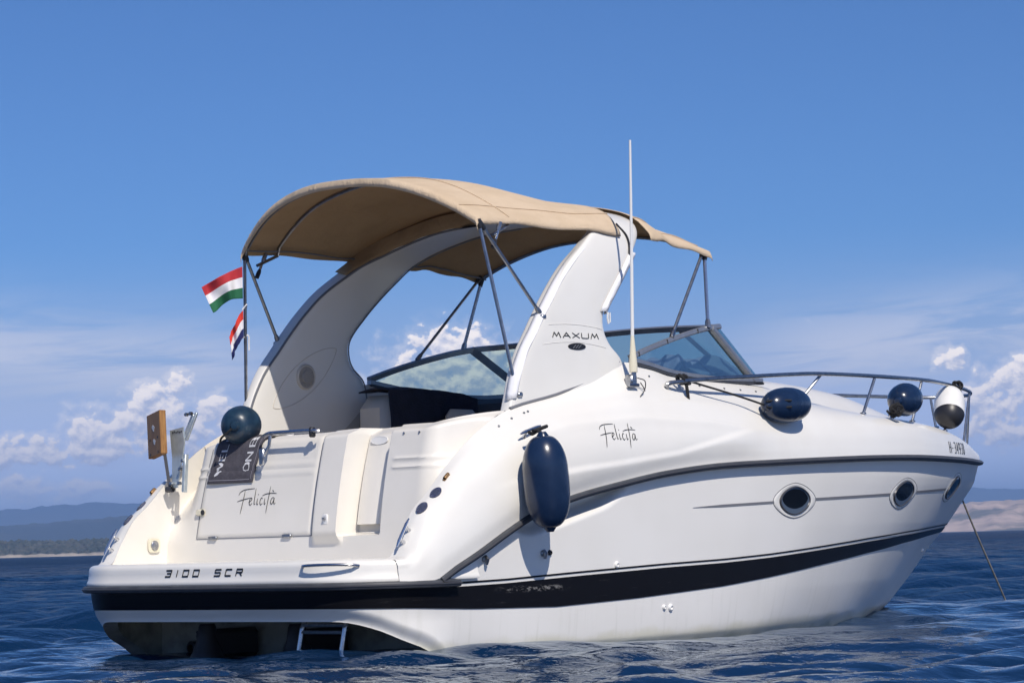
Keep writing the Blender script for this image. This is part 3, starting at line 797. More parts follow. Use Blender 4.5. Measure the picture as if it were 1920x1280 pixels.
# block lettering drawn as strokes
GLY = {
 '3': [[(0, 1), (1, 1), (.92, .1), (.85, 0), (0, 0)], [(.25, .52), (.95, .52)]],
 '1': [[(.5, 1), (.5, 0)]],
 '0': [[(.0, 1), (1, 1), (1, 0), (0, 0), (0, 1)]],
 'S': [[(1, 1), (.12, 1), (.0, .9), (.0, .6), (.1, .52), (.9, .52), (1, .42), (1, .1), (.9, 0), (0, 0)]],
 'C': [[(1, 1), (.1, 1), (0, .9), (0, .1), (.1, 0), (1, 0)]],
 'R': [[(0, 0), (0, 1), (.9, 1), (1, .9), (1, .6), (.9, .5), (.05, .5)], [(.5, .5), (1, 0)]],
 'M': [[(0, 0), (.22, 1), (.5, .25), (.78, 1), (1, 0)]],
 'A': [[(0, 0), (.5, 1), (1, 0)], [(.2, .36), (.8, .36)]],
 'X': [[(0, 1), (1, 0)], [(0, 0), (1, 1)]],
 'U': [[(0, 1), (0, .12), (.12, 0), (.88, 0), (1, .12), (1, 1)]],
 'H': [[(0, 0), (0, 1)], [(1, 0), (1, 1)], [(0, .5), (1, .5)]],
 '-': [[(.1, .45), (.9, .45)]],
 '4': [[(.75, 0), (.75, 1), (0, .3), (1, .3)]],
 '9': [[(1, .55), (.75, .42), (.25, .42), (0, .6), (0, .82), (.25, 1), (.75, 1), (1, .82), (1, .3), (.75, 0), (.2, 0)]],
 '8': [[(.5, .53), (.1, .65), (.05, .85), (.3, 1), (.7, 1), (.95, .85), (.9, .65), (.5, .53), (.05, .38), (0, .15), (.3, 0), (.7, 0), (1, .15), (.95, .38), (.5, .53)]],
 'W': [[(0, 1), (.24, 0), (.5, .85), (.76, 0), (1, 1)]],
 'E': [[(0, 0), (0, 1)], [(0, 1), (1, 1)], [(0, .52), (.8, .52)], [(0, 0), (1, 0)]],
 'L': [[(0, 1), (0, 0)], [(0, 0), (1, 0)]],
 'O': [[(.5, 1), (.12, .85), (0, .5), (.12, .15), (.5, 0), (.88, .15), (1, .5), (.88, .85), (.5, 1)]],
 'N': [[(0, 0), (0, 1)], [(0, 1), (1, 0)], [(1, 0), (1, 1)]],
 'B': [[(0, 0), (0, 1)], [(0, 1), (.75, 1), (.95, .78), (.75, .54), (0, .54)], [(.75, .54), (1, .28), (.8, 0), (0, 0)]],
}
def poly_stroke(b, pts, w, surf, off, k=0):
    pts = [np.asarray(p, float) for p in pts]
    for a, c in zip(pts[:-1], pts[1:]):
        d = c-a; L = np.linalg.norm(d); d = d/L if L > 0 else d
        ww = w(d) if callable(w) else w
        ribbon(b, [a-d*ww*.30, c+d*ww*.30], ww, surf, off+random.uniform(0, .0004), n=5, k=k)
def text(b, s_, h, adv, cw, stroke, surf, off=.0025, slant=0.0, k=0, round_=False):
    x = 0
    for ch in s_:
        if ch in GLY:
            wch = cw.get(ch, cw['*'])
            for st in GLY[ch]:
                pts = [(x+p*wch+slant*q*h, q*h) for p, q in st]
                poly_stroke(b, pts, stroke, surf, off, k)
            x += wch+adv
        else: x += adv*2.2
    return x
PBV = bvh_of(platform)
def surf_plat(a, c): return stern_hit(.335-a, .522+c, 0, PBV)
b = MB(); text(b, '3100 SCR', .040, .048, {'*': .052, '1': .02}, lambda d: .011 if abs(d[0]) > abs(d[1]) else .0085, surf_plat, slant=.30)
b.build('model_lettering', M['ink'], platform, smooth=0)
def surf_reg(a, c): return side_hit(DB, 7.80+a, 1.362+c, 0)
b = MB(); text(b, 'H-34938', .090, .040, {'*': .052, '-': .036}, lambda d: .016 if abs(d[1]) > .6 else .0075, surf_reg, slant=0)
b.build('registration_lettering', M['ink'], deck, smooth=0)

# grab handle on the platform fascia
b = MB(); pts = []
for u in np.linspace(0, 1, 14):
    y = -.93-.36*u; p, n = stern_hit(y, .567, .0, PBV); pts.append(p+n*(.05*math.sin(math.pi*min(1, u*1.0))**.35+.002))
b.tube(pts, .010, 8); b.build('grab_handle', M['steel'], platform)

# boarding ladder below the platform
b = empty('boarding_ladder', (0, 0, 0), boat)
for y in (-.70, -1.08):
    c = MB(); c.tube([(.30, y, .235), (.27, y, .22), (.245, y, .17), (.23, y+.03, -.02), (.225, y+.04, -.22)], .016, 8); c.build('side_rail', M['steel'], b)
for z, x in ((.195, .252), (.150, .243)):
    c = MB(); c.tube([(x, -.70, z), (x, -1.08, z)], .012, 8); c.build('rung', M['dull_steel'], b)
c = MB(); c.box((.34, -.89, .235), (.3, .5, .03), bev=.01); c.build('ladder_tray', M['gel'], b)
# outdrive bulk, exhaust and fittings on the shaded transom
for y in (.43, -.43):
    b = MB(); b.lathe([(0, .001), (0, .05), (.02, .06), (.10, .072), (.18, .10), (.25, .135), (.45, .15), (.55, .10)], (.47, y, .195), (0, 0, -1), 20); b.box((.68, y, .06), (.45, .14, .20), bev=.03)
    b.build('outdrive', M['dark_plastic'], boat)
b = MB(); b.tube([(.62, .66+.035*math.cos(t), .10+.045*math.sin(t)) for t in np.linspace(0, 2*math.pi, 21)[:-1]], .007, 6, closed=True); b.tube([(.9, .70, .14), (.62, .695, .13)], .012, 6); b.build('tow_eye', M['dark_plastic'], boat)
b = MB(); b.lathe([(0, .05), (.06, .05), (.07, .03), (.03, .028)], (.90, 1.0, .01), (-1, 0, 0), 16); b.build('exhaust_outlet', M['dark_plastic'], boat)
b = MB(); b.tube(spline([(.92, -.48, .22), (.86, -.40, .2), (.85, -.33, .12), (.85, -.32, 0), (.86, -.33, -.2)], 20), .01, 6); b.build('hose', M['dark_plastic'], boat)

# ------------------------------------------------------------------ portholes and hull fittings
def oval_frame(bv, x, z, sgn=-1):
    p, n = side_hit(bv, x, z, 0, sgn)
    ax = Vector((1, 0, 0)); ax = (ax-n*ax.dot(n)).normalized(); az = n.cross(ax) if n.cross(ax).z > 0 else -n.cross(ax)
    return p, ax, az.normalized(), n
def egg(w, h, a, tip):
    """oval drawn out to a point fore and aft"""
    c, s = math.cos(a), math.sin(a)
    return (w*math.copysign(abs(c)**(1.0), c)*(1+tip*abs(c)**6), h*s*(1-.10*abs(c)))
ANG = np.linspace(0, 2*math.pi, 65)[:-1]
for (x, z) in ((4.72, .946), (6.74, 1.005), (8.30, 1.065)):
    p, ax, az, n = oval_frame(HB, x, z)
    ph = empty('porthole', tuple(p), boat)
    def ring(w, h, tip, off, depth_ok=True):
        o = []
        for a in ANG:
            u, v = egg(w, h, a, tip); q = p+ax*u+az*v
            hh = HB.ray_cast(q+n*.6, -n)
            base = hh[0] if hh[0] is not None and (hh[0]-q).length < .15 else q
            o.append(tuple(base+n*off-p))
        return o
    rows = [ring(.285, .131, .12, .001), ring(.28, .128, .11, .004), ring(.25, .118, .06, .004), ring(.235, .112, .04, .002)]
    c = MB(); c.grid(np.array(rows).transpose(1, 0, 2), wrap_u=True, flip=True); c.build('surround', M['gel'], ph)
    c = MB(); c.tube([Vector(v) for v in ring(.287, .134, .12, .001)], .0035, 6, closed=True); c.build('seal', M['gasket'], ph)
    rows = [ring(.226, .109, .02, .001), ring(.222, .108, .02, .012), ring(.212, .103, .02, .013), ring(.206, .100, .02, .006)]
    c = MB(); c.grid(np.array(rows).transpose(1, 0, 2), wrap_u=True, flip=True); c.build('rim', M['dark_alloy'], ph, smooth=30)
    def eye(w, h, off, dz=0.0):
        o = []
        for a in ANG:
            cc, ss = math.cos(a), math.sin(a); q = p+ax*(w*cc)+az*(h*math.copysign(abs(ss)**1.25, ss)+dz)
            o.append(tuple(q+n*off-p))
        return o
    rows = [ring(.208, .101, .02, .006), eye(.192, .074, .004, .014)]
    c = MB(); c.grid(np.array(rows).transpose(1, 0, 2), wrap_u=True, flip=True); c.build('bevel', M['smoke_bevel'], ph, smooth=30)  # ring added round the pane as a painted reflection, widest below
    gl = eye(.193, .075, .0045, .014); c = MB(); c.add(gl+[tuple(n*.006+az*.012)], [(i, (i+1) % 64, 64) for i in range(64)]); c.build('pane', M['port_glass'], ph)
def through_hull(x, z, r, m='plastic', hood=False):
    p, n = side_hit(HB, x, z, .0)
    c = MB(); c.lathe([(0, r*1.05), (.008, r), (.014, r*.8), (.016, r*.55), (.006, r*.45), (-.002, .001)], p, n, 18)
    o = c.build('through_hull_fitting', M[m], boat)
    if hood:
        c = MB(); c.tube([p+n*.012+Vector((0, 0, .02)), p+n*.03, p+n*.022+Vector((0, 0, -.035))], [.012, .017, .010], 8); c.build('cowl', M['dull_steel'], o)
for x, z, r in ((.865, .497, .018), (.945, .49, .025), (2.46, .515, .024), (3.02, .205, .018), (3.10, .20, .026), (8.55, .52, .018)): through_hull(x, z, r)
through_hull(1.07, .585, .02, 'dull_steel', True); through_hull(1.66, .61, .02, 'dull_steel', True)
through_hull(1.735, .613, .018, 'dark_plastic')

# quarter fittings: vents, cleat, shore-power inlet on both wings
def ridge_pt(x, v=.80, sgn=-1):
    s = deck_section(x); k = v*(NV-1); i = int(k); f = k-i
    q = s[i]*(1-f)+s[min(i+1, NV-1)]*f; d = s[min(i+2, NV-1)]-s[max(i-2, 0)]
    n2 = np.array([d[1], -d[0]]); n2 /= np.linalg.norm(n2)
    # tilt aft, as the ridge falls towards the stern
    s2 = deck_section(x+.06); dz = (s2[i][1]-s[i][1])/.06
    n = Vector((-dz*abs(n2[1]), sgn*n2[0]*(1), n2[1])).normalized()
    if n.y*sgn < 0: n.y *= -1
    return Vector((x, sgn*q[0], q[1])), n
def on_ridge(x, v, sgn):
    p, n = ridge_pt(x, v, sgn); p1, _ = ridge_pt(x+.03, v, sgn); p0, _ = ridge_pt(x-.03, v, sgn); pv, _ = ridge_pt(x, v-.06, sgn)
    a = (p1-p0).normalized(); t = (p-pv).normalized(); n = a.cross(t).normalized()
    if n.z < 0: n = -n
    return p, a, n.cross(a).normalized(), n
for sgn in (-1, 1):
    for x in (.765, .635):
        p, a, c_, n = on_ridge(x, .84, sgn)
        q = MB(); q.prism([(.050*math.cos(t), .032*math.sin(t)) for t in np.linspace(0, 2*math.pi, 29)[:-1]], -.004, .009, (p, a, c_, n))
        vo = q.build('quarter_vent', M['vent_blue'], boat, smooth=30)
        q = MB()
        for k in (-.02, 0, .02): q.box(p+n*.010+c_*k*.7, (.05, .006, .005), rot=Matrix((a, c_, n)).transposed())
        q.build('louvre', M['dull_steel'], vo)
    p, a, c_, n = on_ridge(.875, .86, sgn)
    q = MB(); q.lathe([(-.02, .013), (.02, .013), (.03, .010), (.034, .001)], p+n*.008, a, 12); q.box(p, (.07, .022, .008), rot=Matrix((a, c_, n)).transposed(), bev=.004)
    q.build('rod_socket', M['brass'], boat)
def cleat(p, a, n, L=.2, name='mooring_cleat'):
    p, a, n = Vector(p), Vector(a).normalized(), Vector(n).normalized()
    q = MB()
    for k in (-.22, .22): q.tube([p+a*k*L-n*.004, p+a*k*L+n*.02, p+a*k*L+n*.042], [.016, .010, .011], 8)
    q.tube([p-a*L*.5+n*.046, p-a*L*.3+n*.050, p+a*L*.3+n*.050, p+a*L*.5+n*.046], [.006, .011, .011, .006], 8)
    return q.build(name, M['steel'], boat)
for sgn in (-1, 1):
    p, a, c_, n = on_ridge(.50, .86, sgn); cleat(p, a, n, .21)
p, n = side_hit(DB, 1.56, 1.392, 0); cleat(p, (1, 0, .28), n, .22)

# ------------------------------------------------------------------ radar arch
AR = [  # height, half breadth (mid), aft x, forward x, thickness
 (1.42, 1.285, 1.56, 2.97, .12), (1.62, 1.283, 1.635, 2.965, .12), (1.80, 1.277, 1.70, 2.945, .12), (1.96, 1.270, 1.785, 2.90, .122), (2.06, 1.265, 1.86, 2.78, .125),
 (2.16, 1.256, 1.945, 2.725, .128), (2.28, 1.247, 2.045, 2.735, .13), (2.45, 1.230, 2.20, 2.88, .13), (2.62, 1.205, 2.385, 3.05, .13), (2.78, 1.165, 2.62, 3.22, .13),
 (2.90, 1.115, 2.80, 3.34, .13), (2.975, 1.03, 2.91, 3.415, .13), (3.025, .91, 2.96, 3.455, .125), (3.065, .74, 2.97, 3.47, .12), (3.10, .5, 2.95, 3.45, .12), (3.115, .25, 2.94, 3.42, .12), (3.12, 0.0, 2.935, 3.40, .12)]
A_ = np.array(AR); leg = spline(A_, 70)
half = leg; other = leg[::-1][1:].copy(); other[:, 1] *= -1
allA = np.concatenate([half*np.array([1, -1, 1, 1, 1]), np.array(other)*np.array([1, -1, 1, 1, 1])])
yz = allA[:, [1, 0]]; tg = np.gradient(yz, axis=0); tg /= np.linalg.norm(tg, axis=1)[:, None]; nr = np.c_[-tg[:, 1], tg[:, 0]]
ab = MB(); NA = 44; rows = []
for i, (z, y, xa, xf, th) in enumerate(allA):
    row = []
    for t in np.linspace(0, 2*math.pi, NA+1)[:-1]:
        c, s = math.cos(t), math.sin(t)
        u = math.copysign(abs(c)**.22, c); v = math.copysign(abs(s)**.34, s)
        taper = 1-.30*max(0, u)**3
        xx = (xa+xf)/2+u*(xf-xa)/2; o = v*th*.5*taper
        row.append((xx, y+nr[i, 0]*o, z+nr[i, 1]*o))
    rows.append(row)
ab.grid(np.array(rows), wrap_v=True)
arch = ab.build('radar_arch', M['gel'], boat, smooth=38)
AB = bvh_of(arch)
# bead along both edges of the arch
nhalf = len(leg)-1
for lo_i, hi_i, mm, sg in ((nhalf, len(allA)-4, 'gasket', 1),):
    for side_i in (2, 3):
        b = MB(); pts = []
        for i in range(lo_i, hi_i):
            row = allA[i]; inn_ = -sg*np.sign(nr[i, 0] if abs(nr[i, 0]) > .05 else sg)*row[4]*.43*(1 if sg > 0 else -1)
            pts.append((row[side_i]+(.012 if side_i == 2 else -.02), row[1]+nr[i, 0]*inn_, row[0]+nr[i, 1]*inn_))
        b.tube(pts, .010 if side_i == 2 else .006, 6); b.build('edge_bead', M[mm], arch)
# gasket between arch and deck
for sgn in (-1, 1):
    b = MB(); pts = [(SIDE[i, -1, 0], sgn*(SIDE[i, -1, 1]+.006), SIDE[i, -1, 2]+.002) for i in range(len(XD)) if 1.60 < XD[i] < 2.95]
    b.tube(pts[::3], .012, 6); b.build('arch_gasket', M['gasket'], boat)
def surf_arch(a, c): return side_hit(AB, 2.10+a, 2.085+.02*a+c, 0)
b = MB(); text(b, 'MAXUM', .034, .026, {'*': .079, 'M': .088}, lambda d: .0085 if abs(d[1]) > .5 else .0065, surf_arch)
b.build('maker_lettering', M['ink'], arch, smooth=0)
p, n = side_hit(AB, 2.36, 2.075-.045, 0)
ax = Vector((1, 0, .03)).normalized(); az = Vector((0, 0, 1)); fr = (p, ax, az, n)
b = MB(); b.prism([(.098*math.cos(t), .024*math.sin(t)) for t in np.linspace(0, 2*math.pi, 33)[:-1]], -.002, .004, fr); em = b.build('emblem', M['ink'], arch, smooth=30)
b = MB()
for k in (-.03, 0, .03): b.prism([(k-.02, -.012), (k-.012, -.012), (k+.02, .012), (k+.012, .012)], .004, .006, fr)
b.build('emblem_marks', M['gasket'], em, smooth=0)
# raised badge panel on the outer face
b = MB(); P = np.zeros((30, 10, 3))
def arch_out(x, z, off): 
    p, n = side_hit(AB, x, z, off); return p
b.tube([tuple(arch_out(x, 2.005+.055*((x-2.36)/.5)**2*-1+.055, .001)) for x in np.linspace(1.99, 2.70, 24)], .0022, 5)
b.tube([tuple(arch_out(x, 2.165-.03*((x-2.36)/.4)**2+.02, .001)) for x in np.linspace(2.07, 2.68, 24)], .0022, 5)
b.build('badge_outline', M['gel'], arch)
# speaker and leaf shaped panel on the inner face of the port leg
def arch_in(x, z, off=0.0):
    h = AB.ray_cast(Vector((x, .2, z)), Vector((0, 1, 0))); n = h[1] if h[1].y < 0 else -h[1]; return h[0]+n*off, n
p, n = arch_in(2.235, 1.975)
b = MB(); b.lathe([(0, .098), (.012, .096), (.018, .085), (.014, .080)], p, n, 28); spk = b.build('speaker', M['liner'], arch)
b = MB(); b.lathe([(.013, .080), (.014, .05), (.024, .047), (.026, .001)], p, n, 24)
for k in range(8):
    t = k*math.pi/4; d = Vector((math.cos(t), 0, math.sin(t))); d = (d-n*d.dot(n)).normalized()
    b.tube([p+n*.014+d*.046, p+n*.014+d*.082], .004, 5)
b.build('grille', M['grille'], spk)
b = MB()
pa, pc = np.array([1.90, 1.735]), np.array([2.56, 2.20]); d = pc-pa; nn = np.array([-d[1], d[0]]); nn /= np.linalg.norm(nn)
loop = []
for t in np.linspace(0, 2*math.pi, 61)[:-1]:
    u = (1-math.cos(t))/2; q = pa+d*u+nn*.125*math.sin(t)*abs(math.sin(t))**.55
    loop.append(tuple(arch_in(q[0], q[1], .001)[0]))
b.tube(loop, .0025, 5, closed=True); b.build('speaker_panel', M['liner'], arch)
# light under the arch beam
b = MB(); b.prism([(.07*math.cos(t), .025*math.sin(t)) for t in np.linspace(0, 2*math.pi, 25)[:-1]], 0, .01, ((2.93, .13, 3.066), (0, 1, 0), (1, 0, .1), (-.2, 0, -1))); b.build('courtesy_light', M['dark_plastic'], arch)
# white zip-on edge flaps laced along the arch
def flap(side_i, z0, z1, wid, sgn, name='zip_flap', lean=0.0):
    b = MB(); rows = []
    sel = [i for i in range(len(leg)) if z0 <= leg[i, 0] <= z1]
    for i in sel:
        z, y, xa, xf, th = leg[i]; x = (xa if side_i == 2 else xf); dr = -1 if side_i == 2 else 1
        yo = y+th*.5; ww = wid*(1+.06*math.sin(i*.9))
        rows.append([(x-dr*wid*1.6, sgn*(yo-.008), z), (x-dr*wid*.9, sgn*(yo+.006+.003*math.sin(i*.8)), z), (x-dr*.01, sgn*(yo-.004), z), (x+dr*ww*.5, sgn*(yo-.03), z-.008), (x+dr*ww*.6, sgn*(yo-.06), z-.01)])
    b.grid(rows); o = b.build(name, M['white_cloth'], arch, smooth=60)
    md = o.modifiers.new('thick', 'SOLIDIFY'); md.thickness = .006
    return o
flap(2, 1.62, 2.78, .030, -1); f2 = flap(3, 2.27, 2.76, .045, -1)
b = MB(); b.tube([(2.74, -1.315, 2.29), (2.735, -1.315, 2.25), (2.745, -1.315, 2.21)], .008, 6); b.tube([(2.77, -1.31, 2.29), (2.77, -1.31, 2.22)], .006, 6); b.build('zip_pull', M['plastic'], f2)
# antenna cable running down the arch
b = MB(); pts = []
for x, z in ((3.07, 2.96), (3.13, 2.86), (3.10, 2.72), (3.04, 2.60), (2.97, 2.48)):
    p, n = side_hit(AB, x, z, .008); pts.append(p)
b.tube(spline([tuple(q) for q in pts], 20), .008, 6); b.build('aerial_cable', M['dark_plastic'], arch)

# ------------------------------------------------------------------ canopy
_o = 1 if (nr[0, 0]*allA[0, 1]) > 0 else -1
_oy = np.abs(allA[:nhalf+1, 1]+_o*nr[:nhalf+1, 0]*.066); _oz = allA[:nhalf+1, 0]+_o*nr[:nhalf+1, 1]*.066
_k = _oz > 2.7
def arch_top(y):
    return max(2.895, float(np.interp(abs(y), _oy[_k][::-1], _oz[_k][::-1])))
CE = 1.14
def canopy_grid(x0, x1, nx, zedge, zcent, pw, wrinkle=.006, sweep=0.0, skirt=.05, edge_half=None, lean=0.0, join=None, bulge=0.0):
    ys = np.linspace(-1, 1, 61); P = np.zeros((nx, 65, 3))
    for i, u in enumerate(np.linspace(0, 1, nx)):
        xb = x0+(x1-x0)*u; ze, zc = zedge(u), zcent(u); eh = edge_half(u) if edge_half else CE
        row = []; kk = join(u) if join else 0.0
        for s in ys:
            z = ze+(zc-ze)*(1-abs(s)**pw)
            z = z*(1-kk)+kk*(arch_top(s*eh)+.022)
            z += wrinkle*math.sin(5.1*s+9*u)*math.sin(math.pi*u)+.5*wrinkle*math.sin(11*s+4*u)*math.sin(2*math.pi*u+.5)
            row.append((xb+sweep*u*(1-s*s)-lean*(1-min(1, u*2.2))*(1-s*s)+(bulge*(kk**2)*(1-s**4) if join else 0), s*eh, z))
        for sg, at in ((-1, 0), (1, len(row))):
            for q, (dy, dz) in enumerate(((.012, -.5), (.016, -1.0))):
                v = (xb, sg*(eh+dy), (ze*(1-kk)+kk*(arch_top(eh)+.022))+dz*skirt*(1+.12*math.sin(14*u+q)))
                if sg < 0: row.insert(0, v)
                else: row.append(v)
        P[i] = row
    return P
aft = canopy_grid(1.545, 3.04, 40, lambda u: 2.90+.022*math.sin(math.pi*u)+.035*sst(.6, 1, u),
                  lambda u: 3.245+.060*math.sin(math.pi*min(1, u/.85))-.015*max(0, u-.8)*5, 2.5, edge_half=lambda u: 1.14+.065*sst(.55, .9, u), lean=.22, join=lambda u: float(sst(.72, 1, u)), bulge=.06)
# aft hem turns down over the bow tube
hem = aft[:1].copy(); hem[0, :, 0] -= .012; hem[0, :, 2] -= .03; hem2 = hem.copy(); hem2[0, :, 0] += .006; hem2[0, :, 2] -= .03
fwd = canopy_grid(3.40, 4.24, 26, lambda u: 2.905-.055*u+.02*math.sin(math.pi*u), lambda u: 3.205-.14*u**1.5+.015*math.sin(math.pi*u), 2.4, sweep=.02, edge_half=lambda u: 1.205-.065*sst(0, .5, u), join=lambda u: float(sst(.4, 0, u)), bulge=-.07)
b = MB(); b.grid(np.concatenate([hem2, hem, aft])); b.grid(np.concatenate([fwd, fwd[-1:]+np.array([.012, 0, -.012]), fwd[-1:]+np.array([.006, 0, -.024])]))
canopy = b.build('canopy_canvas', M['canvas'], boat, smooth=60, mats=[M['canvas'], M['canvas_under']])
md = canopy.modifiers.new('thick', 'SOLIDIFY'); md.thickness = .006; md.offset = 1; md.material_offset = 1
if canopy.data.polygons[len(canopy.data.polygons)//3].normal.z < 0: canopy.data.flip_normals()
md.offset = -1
b = MB(); rows = []
for i, row in enumerate(allA):
    if row[0] > (2.76 if i > nhalf else 3.0):
        t = row[4]; w = .010*math.sin(i*1.1)
        rows.append([(row[2]-.016+d, row[1]+_o*nr[i, 0]*t*q, row[0]+_o*nr[i, 1]*t*q) for q, d in ((.52, .09), (.54, .0), (.2, -.006+w*.4), (-.25+w*2, .0), (-.40+w*3, .008))])
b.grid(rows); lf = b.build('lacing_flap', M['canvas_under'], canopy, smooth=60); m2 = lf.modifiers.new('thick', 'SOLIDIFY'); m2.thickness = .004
# seams
def seam(P_, name='seam'):
    b = MB(); b.tube([tuple(v+np.array([0, 0, .004])) for v in P_], .004, 5); return b.build(name, M['canvas'], canopy)
seam(aft[9][2:-2]); seam(aft[:, 5]); seam(aft[:, -6]); seam(fwd[:, 5])
# light tape sewn inside the hem
b = MB(); b.tube([tuple(v+np.array([.03, 0, -.045])) for v in aft[0][2:-2]], .007, 5); b.tube([tuple(v+np.array([0, -.03, -.022])) for v in aft[:, -3]], .007, 5)
b.tube([tuple(v+np.array([0, -.03, -.022])) for v in fwd[:, -3]], .007, 5)
b.build('hem_tape', M['gasket'], canopy)
def bow_tube(x, P_, dz, name='canopy_bow', tail=None):
    b = MB(); pts = [tuple(v+np.array([0, 0, dz])) for v in P_[2:-2]]
    pts[0] = (pts[0][0], pts[0][1]+.01, pts[0][2]-.03); pts[-1] = (pts[-1][0], pts[-1][1]-.01, pts[-1][2]-.03)
    if tail is not None: pts = [tail*np.array([1, -1, 1])]+pts+[tail]
    b.tube([tuple(map(float, p)) for p in pts], .0125, 8); return b.build(name, M['dull_steel'], boat)
bow_tube(1.56, aft[0]+np.array([.02, 0, 0]), -.02)
bow_tube(1.95, aft[9], -.022, tail=np.array([1.70, 1.155, 2.78]))
bow_tube(4.22, fwd[-1]+np.array([-.03, 0, 0]), -.02)
def strut(a, c, r=.0125, m='dull_steel', parent=None):
    a, c = Vector(a), Vector(c); d = (c-a).normalized()
    q = MB(); q.tube([a, c], r, 8); o = q.build('canopy_strut', M[m], parent or boat)
    for e, s_ in ((a, 1), (c, -1)):
        q = MB(); q.tube([e-d*.012*s_, e+d*.035*s_, e+d*.055*s_], [r*1.5, r*1.55, r*1.15], 8); q.build('end_fitting', M['dark_plastic' if e is a else 'dull_steel'], o)
    return o
for sgn in (-1, 1):
    strut((1.565, sgn*1.145, 2.865), (1.715, sgn*1.315, 1.70))                   # upright aft pole
    strut((1.575, sgn*1.15, 2.85), (2.03, sgn*1.285, 2.24))                      # brace to the arch
    strut((1.70, sgn*1.155, 2.70), (1.78, sgn*1.15, 2.86), .011, 'steel')
    strut((4.18, sgn*1.12, 2.84), (3.56, sgn*1.265, 2.165))
    strut((4.20, sgn*1.12, 2.83), (4.07, sgn*1.225, 2.26), .014, 'steel')
    for (x, y, z) in ((2.03, 1.285, 2.235), (1.715, 1.32, 1.69)):
        q = MB(); q.box((x, sgn*(y+.01), z-.012), (.05, .05, .035), bev=.008); q.build('strut_foot', M['dull_steel'], boat)

# ------------------------------------------------------------------ windscreen
ws = empty('windscreen', (0, 0, 0), boat)
base_h = [(3.02, 1.292, 1.965), (3.25, 1.288, 1.935), (3.55, 1.268, 1.895), (4.1, 1.22, 1.872), (4.6, 1.15, 1.88), (4.85, 1.105, 1.888), (5.02, 1.03, 1.897), (5.15, .88, 1.91), (5.28, .6, 1.945), (5.36, .3, 1.975), (5.38, 0, 1.985)]
top_h = [(3.02, 1.292, 1.985), (3.25, 1.278, 2.055), (3.55, 1.255, 2.135), (3.9, 1.225, 2.215), (4.13, 1.198, 2.255), (4.27, 1.165, 2.272), (4.385, 1.09, 2.283), (4.47, .92, 2.293), (4.55, .6, 2.315), (4.60, .3, 2.33), (4.615, 0, 2.335)]
def mirror_line(h): return [(x, -y, z) for x, y, z in h]+[(x, y, z) for x, y, z in h[::-1][1:]]
bl, tl = spline(mirror_line(base_h), 121), spline(mirror_line(top_h), 121)
def frame_bar(b, pts, w, h):
    pts = np.asarray(pts, float); T = np.gradient(pts, axis=0); T /= np.linalg.norm(T, axis=1)[:, None]
    out_ = pts-np.array([3.6, 0, 1.9]); out_ -= T*np.sum(out_*T, axis=1)[:, None]; out_ /= np.linalg.norm(out_, axis=1)[:, None]
    up_ = np.cross(T, out_)
    rows = [[tuple(p+o*a*w+u*c*h) for a, c in ((-.5, -.5), (.35, -.5), (.5, -.3), (.5, .3), (.35, .5), (-.5, .5))] for p, o, u in zip(pts, out_, up_)]
    b.grid(rows, wrap_v=True)
    n_ = len(rows); b.add(rows[0]+rows[-1], [tuple(range(6)), tuple(range(11, 5, -1))])
b = MB(); frame_bar(b, tl, .045, .040); b.build('top_frame', M['alloy'], ws, smooth=30)
b = MB(); frame_bar(b, bl, .045, .034); b.build('base_frame', M['alloy'], ws, smooth=30)
b = MB(); bl2 = bl.copy(); bl2[:, 2] -= .024; frame_bar(b, bl2, .055, .018); b.build('base_seal', M['rubber'], ws)
ic = int(np.argmin(np.linalg.norm(tl-np.array([4.14, -1.196, 2.257]), axis=1))); jc = int(np.argmin(np.linalg.norm(bl-np.array([4.78, -1.12, 1.886]), axis=1)))
im = int(np.argmin(abs(tl[:, 1]+.60))); jm = int(np.argmin(abs(bl[:, 1]+.60)))
for sg in (0, 1):
    ii, jj = (ic, jc) if sg == 0 else (120-ic, 120-jc)
    b = MB(); frame_bar(b, np.linspace(tl[ii], bl[jj], 10), .05, .06); b.build('corner_post', M['alloy'], ws, smooth=30)
    ii, jj = (im, jm) if sg == 0 else (120-im, 120-jm)
    b = MB(); frame_bar(b, np.linspace(tl[ii], bl[jj], 10), .035, .05); b.build('mullion', M['dark_alloy'], ws, smooth=30)
def pane(i0, i1, j0, j1):
    b = MB(); n_ = 24; rows = []
    for u in np.linspace(0, 1, n_):
        a = tl[int(round(i0+(i1-i0)*u))]; c = bl[int(round(j0+(j1-j0)*u))]
        rows.append([tuple(a+(c-a)*v) for v in np.linspace(0, 1, 8)])
    b.grid(rows); b.build('glass_pane', M['glass'], ws, smooth=60)
pane(0, ic, 0, jc); pane(ic, im, jc, jm); pane(im, 120-im, jm, 120-jm); pane(120-im, 120-ic, 120-jm, 120-jc); pane(120-ic, 120, 120-jc, 120)
# segmented snap-in strip along the starboard top frame
for k in range(2, ic-2, 9):
    p = Vector(tl[k]); q = MB(); d = Vector(tl[k+1]-tl[k-1]).normalized()
    q.box(p+Vector((0, -.024, .0)), (.006, .008, .034), rot=Matrix((d, Vector((0, 1, 0)), d.cross(Vector((0, 1, 0))))).transposed()); q.build('frame_joint', M['dark_alloy'], ws)
# little wiper arm at the foot of the screen
b = MB(); b.tube([(5.10, -.93, 1.895), (5.22, -.86, 1.925), (5.30, -.80, 1.92)], .008, 6); b.box((5.30, -.80, 1.915), (.05, .04, .05), bev=.01); b.build('wiper', M['dark_plastic'], boat)

